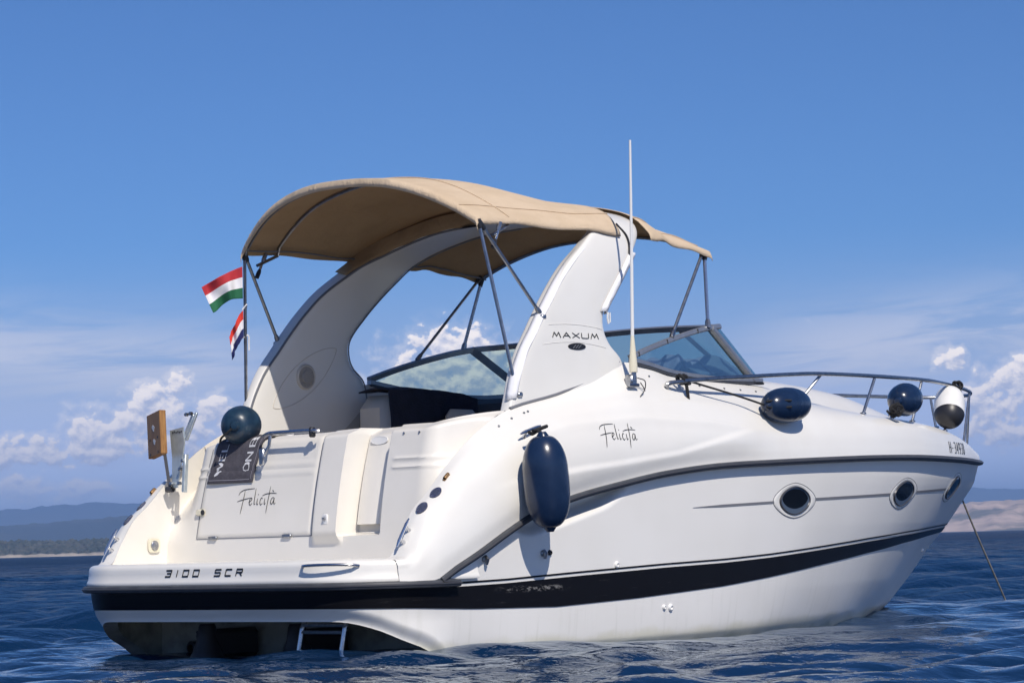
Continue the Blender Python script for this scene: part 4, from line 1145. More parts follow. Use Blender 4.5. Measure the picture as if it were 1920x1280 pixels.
# ------------------------------------------------------------------ cockpit interior
def liner_side(sgn):
    b = MB(); rows = []
    for i in range(len(XD)):
        x = XD[i]
        if 1.3 < x < 4.6:
            y5, z5 = SIDE[i, -1, 1:]
            rows.append([(x, sgn*y5, z5), (x, sgn*(y5-.012), z5-.01), (x, sgn*(y5-.05), z5-.12), (x, sgn*(y5-.09), z5-.35), (x, sgn*(y5-.10), .85)])
    b.grid(rows[::2], flip=sgn < 0); return b.build('cockpit_liner', M['liner'], boat)
liner_side(-1); liner_side(1)
b = MB(); b.add([(1.3, -1.3, .86), (4.6, -1.2, .86), (4.6, 1.2, .86), (1.3, 1.3, .86)], [(0, 1, 2, 3)]); b.build('cockpit_sole', M['liner'], boat)
b = MB(); rows = []
for y in np.linspace(-1.16, 1.16, 40):
    e = 1-abs(y/1.25)**2
    rows.append([(3.95, y, .9), (3.95, y, 1.70), (4.0, y, 1.80), (4.12, y, 1.845), (4.5, y, 1.86), (4.95+.3*e, y, 1.862+.07*e)])
b.grid(rows); dash = b.build('dashboard', M['dash'], boat)
b = MB(); b.lathe([(0, .20), (.12, .20), (.19, .15), (.215, .06), (.22, .001)], (4.16, -.62, 1.80), (0, 0, 1), 24); b.build('instrument_hood', M['dash'], dash)
b = MB(); b.lathe([(0, .20), (.10, .20), (.16, .15), (.185, .06), (.19, .001)], (4.12, .42, 1.74), (0, 0, 1), 24); b.build('instrument_hood', M['dash'], dash)
seat = empty('companion_seat', (0, 0, 0), boat)
b = MB(); b.box((3.06, .90, 1.48), (.90, .40, .70), bev=.10); b.build('backrest', M['liner'], seat)
b = MB(); b.box((3.35, .72, 1.25), (.9, .6, .3), bev=.05); b.build('seat_cushion', M['liner'], seat)
b = MB(); b.box((3.30, .585, 1.56), (.34, .12, .32), bev=.05); b.build('armrest', M['liner'], seat)
hs = empty('aft_bench', (0, 0, 0), boat)
b = MB(); b.box((1.68, .15, 1.22), (.30, 1.9, .50), bev=.05); b.build('backrest', M['liner'], hs)
for (x, y) in ((1.60, .35), (1.72, -.48), (1.75, -.58)):
    b = MB(); b.box((x, y, 1.49), (.05, .09, .035), bev=.01); b.build('latch', M['dark_plastic'], hs)
b = MB(); b.lathe([(0, .035), (.02, .033), (.035, .02), (.038, .001)], (1.42, .57, 1.485), (0, 0, 1), 16); b.build('filler_cap', M['plastic'], boat)
# snap fasteners for the cockpit cover
for (y, x) in ((-.72, 1.05), (-.86, 1.06), (-1.0, 1.09)):
    z = 1.43; p, n = stern_hit(y, z, .002); q = MB(); q.lathe([(0, .009), (.005, .008), (.007, .001)], p, n, 8); q.build('snap_fastener', M['dull_steel'], boat)
for x in (1.42, 1.55, 1.68, 1.72, 3.15, 3.45, 3.8, 4.15, 4.4, 4.65, 4.85, 5.1):
    s = deck_section(x); q_ = s[-8]; p, n = side_hit(DB, x, float(q_[1]), .002); q = MB(); q.lathe([(0, .009), (.005, .008), (.007, .001)], p, n, 8); q.build('snap_fastener', M['dull_steel'], boat)

# ------------------------------------------------------------------ aerial
p, n = side_hit(DB, 2.84, 1.80, 0)
an = empty('aerial', tuple(p), boat)
b = MB(); b.tube([(0, -.06, .30), (.022, -.06, .95), (.05, -.055, 1.72)], [.013, .011, .008], 8); b.build('whip', M['plastic'], an)
b = MB(); b.lathe([(0, .030), (.05, .030), (.24, .014), (.26, .012)], (0, -.06, .06), (0, 0, 1), 14); b.build('ferrule', M['cream_plastic'], an)
b = MB(); b.box((0, -.035, .0), (.07, .07, .09), bev=.012); b.tube([(-.06, -.06, -.03), (.05, -.06, -.03)], .014, 8); b.tube([(0, -.06, .0), (0, -.06, .07)], .02, 8); b.build('ratchet_mount', M['dull_steel'], an)
b = MB(); b.tube(spline([(.03, -.07, .02), (.09, -.09, .0), (.10, -.08, -.06), (.05, -.07, -.12), (.04, -.05, -.18), (.10, -.05, -.22), (.16, -.04, -.15), (.15, -.04, -.06), (.09, -.05, -.01)], 40), .004, 5); b.build('cable', M['dark_plastic'], an)

# ------------------------------------------------------------------ bow rail
br = empty('bow_rail', (0, 0, 0), boat)
RAIL = [(3.30, 1.43, 1.80), (3.42, 1.455, 1.815), (3.8, 1.455, 1.845), (4.78, 1.41, 1.91), (5.35, 1.36, 1.94), (6.43, 1.22, 1.965), (7.54, .99, 1.985), (8.12, .83, 1.985), (8.75, .63, 1.98), (9.3, .42, 1.97), (9.62, .24, 1.962), (9.74, .10, 1.96)]
rp = spline([(x, -y, z) for x, y, z in RAIL]+[(x, y, z) for x, y, z in RAIL[::-1]], 160)
b = MB(); b.tube([tuple(v) for v in rp], .0165, 10); b.build('top_rail', M['dull_steel'], br)
for sgn in (-1, 1):
    b = MB(); b.tube(spline([(3.30, sgn*1.43, 1.80), (3.27, sgn*1.42, 1.79), (3.30, sgn*1.40, 1.765)], 8), .016, 8); b.build('rail_end', M['dull_steel'], br)
    for (xt, xb, yb) in ((5.36, 5.19, 1.26), (6.43, 6.22, 1.20), (7.54, 7.26, 1.03), (8.45, 8.18, .80), (9.32, 9.12, .44)):
        i = int(np.argmin(abs(rp[:80, 0]-xt))); t_ = rp[i].copy(); t_[1] = sgn*abs(t_[1])
        bp_ = deck_top(xb, sgn*yb)
        b = MB(); b.tube([tuple(t_), tuple(bp_)], .0125, 8); b.lathe([(0, .028), (.012, .026), (.016, .013)], bp_, (0, 0, 1), 12); b.build('stanchion', M['dull_steel'], br)
    b = MB(); b.tube([(9.66, sgn*.21, 1.96), (9.69, sgn*.14, 1.42)], .0125, 8); b.build('stanchion', M['dull_steel'], br)
# bow light and small deck hardware
b = MB(); b.box((9.83, 0, 1.46), (.12, .09, .07), bev=.02); b.build('bow_light', M['dark_plastic'], boat)
b = MB(); P = np.zeros((24, 24, 3))
for i, t in enumerate(np.linspace(0, 2*math.pi, 24)):
    for j, r in enumerate(np.linspace(0, 1, 24)):
        x, y = 6.75+.34*r*math.copysign(abs(math.cos(t))**.6, math.cos(t)), .30*r*math.copysign(abs(math.sin(t))**.6, math.sin(t))
        P[i, j] = tuple(deck_top(x, y, .012+.035*(1-r**6)))
b.grid(P); b.build('deck_hatch', M['glass'] if False else M['plastic'], boat)
for x, y in ((8.35, -.62), (6.95, -1.02)):
    cleat(tuple(deck_top(x, y)), (1, .3, 0), (0, 0, 1), .16)

# ------------------------------------------------------------------ outboard bracket at the port quarter
ob = empty('outboard_bracket', (.9, 1.2, 1.2), boat)
Rz = Matrix.Rotation(RAD(-6), 3, 'X')
def W_(v): return Vector(v)-Vector((.9, 1.2, 1.2))
ft = Matrix.Rotation(RAD(-8), 3, 'X') @ Matrix.Rotation(RAD(-19), 3, 'Z') @ Matrix.Rotation(RAD(4), 3, 'Y')
b = MB(); b.box(W_((.86, 1.345, 1.525)), (.05, .24, .315), rot=ft, bev=.004); bd = b.build('wooden_board', M['wood'], ob, smooth=20)
b = MB()
for (y, z) in ((-.07, -.03), (.07, -.03), (-.07, -.135), (.07, -.135)):
    q = W_((.86, 1.345, 1.525))+ft@Vector((-.0255, y, z)); b.lathe([(0, .009), (.002, .009), (.0022, .001)], q, ft@Vector((-1, 0, 0)), 10)
b.build('bolt_hole', M['dark_plastic'], bd)
b = MB()
for (y, z, s_) in ((.0, .045, 1.0), (-.01, -.055, .9)):
    q = W_((.86, 1.345, 1.525))+ft@Vector((-.0262, y, z)); fr = (q, ft@Vector((0, 1, 0)), ft@Vector((0, 0, 1)), ft@Vector((-1, 0, 0)))
    b.prism([(s_*.022*(1+.35*math.sin(3*t+y*50))*math.cos(t), s_*.022*(1+.35*math.sin(2*t))*math.sin(t)) for t in np.linspace(0, 2*math.pi, 17)[:-1]], 0, .0012, fr)
b.build('chipped_patch', M['letter_white'], bd, smooth=0)
b = MB(); b.tube([W_((.895, 1.315, 1.44)), W_((.905, 1.295, 1.28)), W_((.905, 1.265, 1.12))], .016, 4); b.lathe([(-.03, .022), (.03, .022)], W_((.905, 1.267, 1.13)), (0, 1, 0), 12); b.build('lower_arm', M['dark_alloy'], ob)
def plate(poly, x0, x1, name, m='galv'):
    b = MB(); b.prism([(y-1.2, z-1.2) for y, z in poly], x0-.9, x1-.9, ((0, 0, 0), (0, 1, 0), (0, 0, 1), (1, 0, 0))); return b.build(name, M[m], ob, smooth=0)
plate([(1.27, 1.55), (1.13, 1.57), (1.12, 1.45), (1.20, 1.14), (1.255, 1.14), (1.25, 1.36)], .915, .925, 'side_plate')
b = MB(); b.box(W_((.915, 1.115, 1.24)), (.035, .028, .27), rot=Matrix.Rotation(RAD(5), 3, 'X'), bev=.004); b.build('mounting_rail', M['galv'], ob)
b = MB(); b.box(W_((.93, 1.10, 1.545)), (.02, .030, .26), rot=Matrix.Rotation(RAD(32), 3, 'X'), bev=.004); b.box(W_((.93, 1.055, 1.57)), (.02, .022, .22), rot=Matrix.Rotation(RAD(30), 3, 'X'), bev=.004); b.build('upper_arm', M['galv'], ob)
b = MB()
for (y, z) in ((1.075, 1.655), (1.03, 1.66), (1.12, 1.33), (1.15, 1.27), (1.16, 1.17), (1.245, 1.17)): b.lathe([(-.012, .013), (.012, .013), (.014, .001)], W_((.90, y, z)), (-1, 0, 0), 8)
b.build('bolt', M['dull_steel'], ob)
b = MB()
for k in range(6): b.lathe([(0, .006), (.003, .006), (.0035, .001)], W_((.914, 1.235-.018*k, 1.535+.004*(k % 2))), (-1, 0, 0), 8)
b.build('adjusting_hole', M['dark_plastic'], ob)

# ------------------------------------------------------------------ fenders
def fender_profile(L, r, n=14, k=1.15):
    """body from 0 to L with rounded shoulders"""
    pr = []; sh = min(r*k, L*.49)
    for t in np.linspace(0, math.pi/2, n): pr.append((sh-sh*math.cos(t)*1.0, max(.001, .22*r+(r-.22*r)*math.sin(t)) if t > 0 else .22*r))
    for k in np.linspace(sh, L-sh, 8)[1:-1]: pr.append((k, r*(1+.012*math.sin(math.pi*(k-sh)/(L-2*sh)))))
    for t in np.linspace(math.pi/2, 0, n): pr.append((L-sh+sh*math.cos(t), .22*r+(r-.22*r)*math.sin(t)))
    return pr
def fender(name, centre, axis, L, r, body_m, label, neck=True, ends=None, group=None, k=1.15):
    ax = Vector(axis).normalized(); c = Vector(centre)
    t = empty(name, tuple(c)); tag(t, label, 'fender', group)
    b = MB(); b.lathe([(-L/2, .001)]+[(h-L/2, q) for h, q in fender_profile(L, r, 14, k)]+[(L/2, .001)], (0, 0, 0), ax, 32); b.build('body', M[body_m], t, smooth=60)
    for sg in (-1, 1):
        b = MB(); b.lathe([(0, r*.30), (.02, r*.27), (.035, r*.2), (.045, r*.16), (.046, .001)] if neck else [(0, r*.3), (.01, .001)], ax*sg*(L/2-.018), ax*sg, 18)
        b.build('end_neck', M[ends or body_m], t)
    return t
SIDEF = 'fenders hung along the boat'
f1 = fender('fender', (1.445, -1.775, 1.075), (.085, -.0, -1), .60, .150, 'navy', 'large navy fender hanging upright against the hull from a mid-side cleat', k=1.5)
b = MB(); b.tube(spline([(-.01, 0, .30), (0, .05, .33), (.10, .12, .33)], 12), .012, 6); b.tube(spline([(.02, .12, .34), (.06, .12, .345), (.09, .09, .36), (.15, .11, .37), (.11, .14, .35), (.03, .13, .32), (-.02, .12, .33)], 30), .013, 6); b.build('rope', M['rope_black'], f1)
f2 = fender('fender', (4.60, -1.545, 1.665), (1, .03, .05), .52, .134, 'navy', 'navy fender slung lengthways on a taut black rope below the bow rail', k=1.75)
b = MB()
b.tube(spline([(-.26, .0, -.01), (-.55, .06, .06), (-1.10, .10, .155)], 12), .008, 6)
for k in range(5): b.tube([(-1.12+.022*k*math.cos(k)+.02*math.cos(t+k), .11+.03*math.sin(t)*math.cos(k), .165+.032*math.sin(t+k*.5)) for t in np.linspace(0, 5.6, 12)], .012, 6)
b.tube([(-1.13, .10, .14), (-1.13, .09, .07), (-1.10, .10, -.01)], [.013, .014, .009], 6)
for k in (-.02, .02): b.tube([(-.29, -.02, k), (-.22, -.06, k*1.4), (-.13, -.138, k*1.2)], .009, 5)
b.build('rope', M['rope_black'], f2)
f3 = fender('fender', (6.93, -1.17, 1.79), (.93, .26, .10), .44, .138, 'navy', 'navy fender lying on the bow deck edge against the rail, beside the white fender', k=1.6)
b = MB()
for k in range(7):
    a0 = k*.9; b.tube([(-.30+.05*math.cos(a0)+.035*math.cos(t), -.10+.05*math.sin(a0*1.7)+.03*math.sin(t), -.10+.03*math.sin(a0)+.025*math.sin(t*1.3+k)) for t in np.linspace(0, 5, 10)], .011, 6)
b.build('rope', M['rope_black'], f3)
f4 = fender('fender', (8.28, -.80, 1.78), (.60, .30, .74), .42, .135, 'white_vinyl', 'white fender with a dark end hanging inside the rail at the bow', neck=False, ends='dark_plastic')
ax4 = Vector((.60, .30, .74)).normalized()
b = MB(); b.lathe([(-.21, .001)]+[(h-.2105, q+.0025) for h, q in fender_profile(.42, .135) if h < .135*1.0], (0, 0, 0), ax4, 32); b.build('dark_end', M['dark_plastic'], f4, smooth=60)
b = MB(); b.tube(spline([(-.10, -.10, -.16), (-.02, -.13, .0), (.16, -.02, .22)], 14), .009, 6)
for k in range(4): b.tube([(.16+.03*math.cos(t+k), .0+.03*math.sin(t), .20+.03*math.sin(t*1.1+k*.6)) for t in np.linspace(0, 5.8, 12)], .012, 6)
b.build('rope', M['rope_black'], f4)
f5 = fender('fender', (1.11, .735, 1.565), (.82, .50, .06), .34, .138, 'teal', 'round faded blue fender sitting on top of the transom above the doormat')
b = MB(); b.tube(spline([(-.14, -.07, .0), (-.17, -.08, -.03), (-.19, .0, -.09), (-.16, .05, -.12)], 14), .008, 6); b.build('rope', M['rope_black'], f5)

# ------------------------------------------------------------------ doormat over the transom
MV = .325
def mat_pt(u, v, off=0.0):
    """u across (port to starboard), v down from the fold; v < 0 lies on the top"""
    y = .922-.455*u; y += .045*max(v, 0)/.335
    if v < .02:
        p, n = stern_hit(y, 1.468, 0); 
        return Vector((p.x+.02+(.02-v), y, 1.492+.004*math.sin(6*u))), Vector((-.2, 0, 1))
    z = 1.478-v*1.0
    p, n = stern_hit(y, z, 0, HTT)
    return p+n*(.016+.006*math.sin(5*u+2*v)*v/.4), n
HTT = bvh_of(transom, hatch)
def mat_at(u, v, off=0.0):
    p, n = mat_pt(u, v); return p+n*off
b = MB(); NU, NV_ = 26, 34; top = []; bot = []
for u in np.linspace(0, 1, NU):
    top.append([]); bot.append([])
    for v in np.r_[np.linspace(-.14, .02, 8), np.linspace(.03, MV, NV_-8)]:
        e = min(u, 1-u)*.5; ee = min(e, MV-v)
        th = .007*sst(0, .012, ee)+.0
        top[-1].append(tuple(mat_at(u, v, th))); bot[-1].append(tuple(mat_at(u, v, -.006)))
b.grid(top, flip=True); b.grid(bot)
mt = b.build('doormat', M['mat'], None, smooth=60)
tag(mt, 'dark grey welcome mat with white capitals, draped over the transom under the round fender', 'doormat')
def surf_mat(a, c):
    """letters run upwards: a measured up the hang, c towards port"""
    v = MV-a; u = (.50-c)/.50
    p, n = mat_pt(u, v); return p+n*.0085, n
b = MB()
thick = lambda d: .017 if abs(d[0]) < .5 else .008
def text_mat(s_, a0, c0, h, adv, cw):
    x = a0
    for ch in s_:
        w_ = cw.get(ch, cw['*'])
        for st in GLY[ch]:
            for p_, q_ in zip(st[:-1], st[1:]):
                A, B_ = np.array([x+p_[0]*w_, c0+p_[1]*h]), np.array([x+q_[0]*w_, c0+q_[1]*h])
                d = (B_-A)/(np.linalg.norm(B_-A)+1e-9)
                up_ = abs(d[1]); wd = .0055+.0075*up_
                ribbon(b, [A-d*wd*.2, B_+d*wd*.2], wd, surf_mat, 0.001+random.uniform(0, .0004), n=5)
        x += w_+adv
text_mat('WELC', .055, .355, .062, .020, {'*': .045, 'W': .085})
text_mat('ON', .075, .060, .062, .020, {'*': .055})
text_mat('B', .250, .060, .062, .020, {'*': .045})
b.build('mat_lettering', M['letter_white'], mt, smooth=0)
b = MB(); loop = [(.385, .02), (.02, .02), (.02, .48), (.385, .48)]
ribbon(b, [(.30, .485), (.1, .485), (.03, .482)], .004, surf_mat, .001, n=16); ribbon(b, [(.02, .475), (.018, .25), (.02, .03)], .004, surf_mat, .001, n=16); ribbon(b, [(.03, .018), (.2, .016), (.30, .016)], .004, surf_mat, .001, n=16)
for k in range(9):
    t = math.pi*(.1+.1*k); ribbon(b, [(.315, .235+.012*math.cos(t)), (.315-.035*math.sin(t), .235+.06*math.cos(t))], .003, surf_mat, .001, n=4)
b.build('mat_border', M['letter_grey'], mt, smooth=0)

# ------------------------------------------------------------------ flags on the aft canopy pole (starboard-to-port poles are alike; these fly from the port one)
pole_a, pole_b = Vector((1.565, 1.145, 2.865)), Vector((1.715, 1.315, 1.70))
def flag(name, z_top, fly, drop, mats_, label, shape):
    nu, nv = 30, 25; b = MB(); P = np.zeros((nu, nv, 3))
    for i, u in enumerate(np.linspace(0, 1, nu)):
        for j, v in enumerate(np.linspace(0, 1, nv)):
            P[i, j] = shape(u, v)
    F = []; fm = []
    b.V = [tuple(q) for q in P.reshape(-1, 3)]
    for i in range(nu-1):
        for j in range(nv-1):
            b.F.append((i*nv+j, (i+1)*nv+j, (i+1)*nv+j+1, i*nv+j+1)); b.fm.append(min(2, int((j+.5)/(nv-1)*3)))
    o = b.build(name, None, None, smooth=80, mats=mats_)
    md = o.modifiers.new('thick', 'SOLIDIFY'); md.thickness = .003
    return tag(o, label, 'flag')
def pole_at(z): t = (pole_a.z-z)/(pole_a.z-pole_b.z); return pole_a+(pole_b-pole_a)*t
def shape1(u, v):
    z0 = 2.765-.23*v; p = pole_at(z0); away = Vector((-.80, .52, 0)).normalized()
    L = .30
    s_ = u*L; sag = -.150*u**1.2-.05*u*v*0
    rip = (.045*math.sin(8.5*u+2.2*v)+.015*math.sin(17*u-3*v))*u**.6
    vv = -.235*v*(1-.30*u); 
    q = p*0+Vector((p.x, p.y, 0)); base = pole_at(2.765)
    return tuple(Vector((base.x, base.y, 2.765+vv+sag+.03*math.sin(5*u)*v*u))+away*(s_-.075*v*u)+Vector((.55, .83, 0))*rip+away*.018)
flag('flag', 0, 0, 0, [M['fl_red'], M['fl_white'], M['fl_green']], 'red, white and green striped flag flying out from the pole, the upper of the two', shape1)
def shape2(u, v):
    base = pole_at(2.50); away = Vector((-.80, .52, 0)).normalized(); ac = Vector((.52, .80, 0))
    # hangs limply: the fly falls down along the pole in folds
    hz = -.055-.20*v*(1-.15*u)
    drop = -.20*u**1.1
    out_ = .105*u**.8*(1-.15*v)
    lead = -.055*(1-v)*(1-u)*0
    fold = (.035*math.sin(10*u+2.5*v)+.012*math.sin(21*u+v))*u**.6
    top = (1-v)*.035*(1-u)
    return tuple(Vector((base.x, base.y, 2.50+hz+drop+.0*top))+away*(out_+.016+.012*(v)*0)+ac*fold)
fl2 = flag('flag', 0, 0, 0, [M['fl_red2'], M['fl_white'], M['fl_blue']], 'small red, white and blue flag hanging limp down the pole, the lower of the two', shape2)
b = MB(); q = pole_at(2.46); b.tube(spline([tuple(q+Vector((-.02, .01, -.01))), tuple(q+Vector((.0, -.015, .03))), tuple(q+Vector((.02, .01, .0)))], 10), .006, 5); q = pole_at(2.245); b.tube(spline([tuple(q+Vector((-.02, .01, .0))), tuple(q+Vector((.01, -.02, .02))), tuple(q+Vector((.02, -.015, -.05))), tuple(q+Vector((.02, -.015, -.09)))], 12), .006, 5); b.build('tie', M['white_cloth'], fl2)

# ------------------------------------------------------------------ towels
def cloth(name, fn, nu, nv, m, label, cat, th=.012):
    b = MB(); b.grid([[tuple(fn(u, v)) for v in np.linspace(0, 1, nv)] for u in np.linspace(0, 1, nu)])
    o = b.build(name, m, None, smooth=70); md = o.modifiers.new('thick', 'SOLIDIFY'); md.thickness = th; md.offset = 0
    return tag(o, label, cat)
def towel_fn(u, v):
    # draped across the companion backrest: v runs from the cockpit side over the top
    x = 2.60+1.0*u
    s = v*.70; top = 1.865+.012*math.sin(5*u)-.05*max(0, u-.85)*4
    yf, yb = .675, 1.12
    h1 = .36-.0*u
    if s < h1: y, z = yf-.012*math.sin(13*u+3)*(1-s/h1), top-(h1-s)
    else:
        t = s-h1; y, z = yf+t, top+.02*math.sin(math.pi*min(1, t/.34))
        if y > yb: z -= (y-yb); y = yb
    r = .012*math.sin(17*u+4*v)+.006*math.sin(31*u)
    return (x+.01*math.sin(9*v), y+r*.6, z+r*.3-.01)
cloth('towel', towel_fn, 50, 40, M['towel'], 'dark navy towel draped over the seat back in the open cockpit', 'towel')
def dash_towel_fn(u, v):
    x = 3.92+1.05*u; y = -1.02+.55*v
    h = 2.00+.085*math.exp(-((u-.05)/.16)**2)+.06*math.exp(-((u-.62)/.22)**2)-.13*max(0, u-.72)*2.2
    edge = min(u, 1-u, v*.6+.05, 1-v)
    z = 1.885+(h-1.885)*sst(0, .14, edge)+.016*math.sin(14*u+5*v)+.012*math.sin(23*v+7*u)
    return (x, y, z)
cloth('towel', dash_towel_fn, 60, 36, M['stripe_towel'], 'pale blue towel with navy stripes heaped behind the windscreen glass', 'towel')

# ------------------------------------------------------------------ anchor rope
b = MB(); b.tube(spline([(9.80, 0, 1.0), (10.05, .0, .66), (10.32, .0, .31), (10.56, .0, .0), (10.9, .0, -.45)], 30), .009, 7)
tag(b.build('anchor_rope', M['rope_grey'], None), 'grey anchor rope running from the bow down into the sea', 'rope')

# ------------------------------------------------------------------ sea
def build_sea():
    half = np.r_[np.linspace(0, RAD(17), 330), RAD(17)+np.cumsum(np.linspace(.0012, .16, 38))]
    half = half[half < math.pi]; half = np.r_[half, math.pi]
    ang = np.r_[-half[::-1][:-1], half][:-1] if False else np.r_[-half[::-1][1:], half[1:]]
    ang = np.unique(np.r_[ang, 0.0])
    r = [.4]
    while r[-1] < 17500:
        k = r[-1]; g = .10 if k < 8 else .0042 if k < 85 else .0085 if k < 200 else .03 if k < 600 else .12
        r.append(k*(1+g))
    r = np.array(r)
    A, Rr = np.meshgrid(ang, r, indexing='ij')
    X = CAM.x+Rr*np.cos(YAW+A); Yy = CAM.y+Rr*np.sin(YAW+A)
    Z = np.zeros_like(X); HX = np.zeros_like(X); HY = np.zeros_like(X)
    lam = np.exp(np.linspace(math.log(.20), math.log(7.5), 96))
    # the lee of the hull is calmer than the open water
    lee = ((X-2.0)/8.5)**2+((Yy+4.2)/6.5)**2
    CALM = .72+.72*sst(.55, 1.9, lee); OPEN = .85+1.25*sst(.9, 3.0, lee)
    wind = YAW+RAD(200)
    for i, l in enumerate(lam):
        th = wind+rng.normal(0, .55 if l < 2 else .35); k = 2*math.pi/l
        amp = .0118*l**.9*(1 if l < .55 else (.55/l)**1.12)*rng.uniform(.6, 1.25)
        ph = rng.uniform(0, 2*math.pi)
        sp_ = np.maximum(Rr*.0055, .04)
        f = np.clip((l/sp_-2.5)/4, 0, 1)*np.clip(1.15-Rr/900, 0, 1)
        arg = k*(X*math.cos(th)+Yy*math.sin(th))+ph
        f = f*(CALM if l < .9 else OPEN)
        Z += f*amp*np.sin(arg); c = f*amp*.55*np.cos(arg)
        HX -= c*math.cos(th); HY -= c*math.sin(th)
    X2, Y2 = X+HX, Yy+HY
    V = np.stack([X2, Y2, Z], -1).reshape(-1, 3).astype(np.float32)
    na, nr_ = A.shape
    i, j = np.meshgrid(np.arange(na), np.arange(nr_-1), indexing='ij')
    i2 = (i+1) % na
    Fq = np.stack([i*nr_+j, i*nr_+j+1, i2*nr_+j+1, i2*nr_+j], -1).reshape(-1, 4)
    me = bpy.data.meshes.new('sea'); nf = len(Fq)
    me.vertices.add(len(V)); me.vertices.foreach_set('co', V.ravel())
    me.loops.add(nf*4); me.loops.foreach_set('vertex_index', Fq.ravel().astype(np.int32))
    me.polygons.add(nf); me.polygons.foreach_set('loop_start', np.arange(0, nf*4, 4, dtype=np.int32)); me.polygons.foreach_set('loop_total', np.full(nf, 4, dtype=np.int32))
    me.polygons.foreach_set('use_smooth', np.ones(nf, dtype=bool))
    me.update(calc_edges=True); me.validate()
    if me.polygons[0].normal.z < 0: me.flip_normals()
    m = bpy.data.materials.new('sea_water'); m.use_nodes = True
    b = NB(m.node_tree); p = m.node_tree.nodes['Principled BSDF']
    t = m.node_tree.nodes.new('ShaderNodeTexCoord').outputs['Object']
    nn, ll = m.node_tree.nodes, m.node_tree.links
    h = b.math('ADD', b.math('MULTIPLY', b.noise(t, 2.6, 3, .55, .4), .070), b.math('MULTIPLY', b.noise(t, 9.0, 3, .6, .3), .018))
    far = b.vmath('LENGTH', b.vmath('SUBTRACT', t, tuple(CAM)))
    h = b.math('ADD', h, b.math('MULTIPLY', b.noise(t, .55, 4, .6, .4), b.smooth(far, 25, 90, 0, .70)))
    h = b.math('ADD', h, b.math('MULTIPLY', b.noise(t, .21, 4, .6, .4), b.smooth(far, 40, 150, 0, 1.9)))
    bn = nn.new('ShaderNodeBump'); bn.inputs['Strength'].default_value = 1.0; bn.inputs['Distance'].default_value = 1.0
    lee = b.vmath('LENGTH', b.vmath('MULTIPLY', b.vmath('SUBTRACT', t, (2.0, -4.2, 0)), (1/8.5, 1/6.5, 0)))
    ll.new(b.math('MULTIPLY', h, b.smooth(lee, .7, 1.4, .38, 1.0)), bn.inputs['Height'])
    df = nn.new('ShaderNodeBsdfDiffuse'); df.inputs[0].default_value = (.0037, .0220, .066, 1)
    gl = nn.new('ShaderNodeBsdfGlossy'); gl.inputs['Roughness'].default_value = .05; gl.inputs[0].default_value = (.92, .97, 1, 1)
    fr = nn.new('ShaderNodeFresnel'); fr.inputs[0].default_value = 1.333
    for q in (df, gl, fr): ll.new(bn.outputs[0], q.inputs['Normal'])
    # a ruffled sea never reaches the mirror reflectance of flat water at grazing angles
    fac = b.math('MINIMUM', b.math('MULTIPLY', fr.outputs[0], .95), b.smooth(lee, .8, 1.6, .68, .23))
    mx = nn.new('ShaderNodeMixShader'); ll.new(fac, mx.inputs[0]); ll.new(df.outputs[0], mx.inputs[1]); ll.new(gl.outputs[0], mx.inputs[2])
    ll.new(mx.outputs[0], nn['Material Output'].inputs[0])
    me.materials.append(m)
    o = bpy.data.objects.new('sea', me); COL.objects.link(o); o.location.z = -.03
    return tag(o, 'rippled deep blue sea round the anchored boat', 'sea', kind='structure')
build_sea()

# ------------------------------------------------------------------ far shores
def polar(deg, dist):
    """a point on the far side of the bay: bearing (degrees, clockwise) from the direction across the bay"""
    a = YAW-RAD(deg); return CAM.x+dist*math.cos(a), CAM.y+dist*math.sin(a)
def fnoise(x, seed, octv=5):
    r = np.random.default_rng(seed); y = np.zeros_like(x); a = 1.0; f = 1.0
    for _ in range(octv): y += a*np.sin(x*f+r.uniform(0, 6.28))+.5*a*np.sin(1.7*x*f+r.uniform(0, 6.28)); a *= .5; f *= 2.07
    return y
def ridge(name, deg0, deg1, dist, depth, heights, rough, m, label, seed, n=440, nd=26):
    degs = np.linspace(deg0, deg1, n); P = np.zeros((n, nd, 3))
    hx, hz = zip(*heights); crest = pch(hx, hz, degs)*(.02+.98*sst(deg0, deg0+5, degs)*sst(deg1, deg1-3.5, degs))
    for j, v in enumerate(np.linspace(0, 1, nd)):
        prof = sst(0, .75, v)**.85 if v < .75 else 1-.9*((v-.75)/.25)**1.5
        d = dist+depth*v+depth*.06*fnoise(degs*.8, seed+3)*(1-v)
        nz = fnoise(degs*6+v*3, seed+int(v*7))*rough*crest*(.3+.7*math.sin(math.pi*min(1, v*1.1)))*.35
        for i in range(n):
            x, y = polar(degs[i], d[i]); P[i, j] = (x, y, min(285, max(-.8, crest[i]*prof+nz[i]*(1 if v > .05 else 0)-(2 if j == 0 else 0))))
    b = MB(); b.grid(P, flip=True); o = b.build(name, m, None, smooth=70)
    return tag(o, label, 'hills', kind='structure')
def hill_mat(name, c1, c2, scale, c3=None):
    m = bpy.data.materials.new(name); m.use_nodes = True
    b = NB(m.node_tree); p = m.node_tree.nodes['Principled BSDF']; p.inputs['Roughness'].default_value = .9; p.inputs['Specular IOR Level'].default_value = .1
    t = m.node_tree.nodes.new('ShaderNodeTexCoord').outputs['Object']
    col = b.mix(b.smooth(b.noise(t, scale, 8, .65), .40, .62), c1, c2)
    if c3: col = b.mix(b.smooth(b.noise(t, scale*.33, 6, .6, .5), .45, .6), col, c3)
    m.node_tree.links.new(col, p.inputs['Base Color']); return m
HM_far = hill_mat('far_hills', (.035, .045, .042), (.06, .068, .06), .002)
HM_wood = hill_mat('wooded_hills', (.05, .058, .045), (.095, .092, .075), .03)
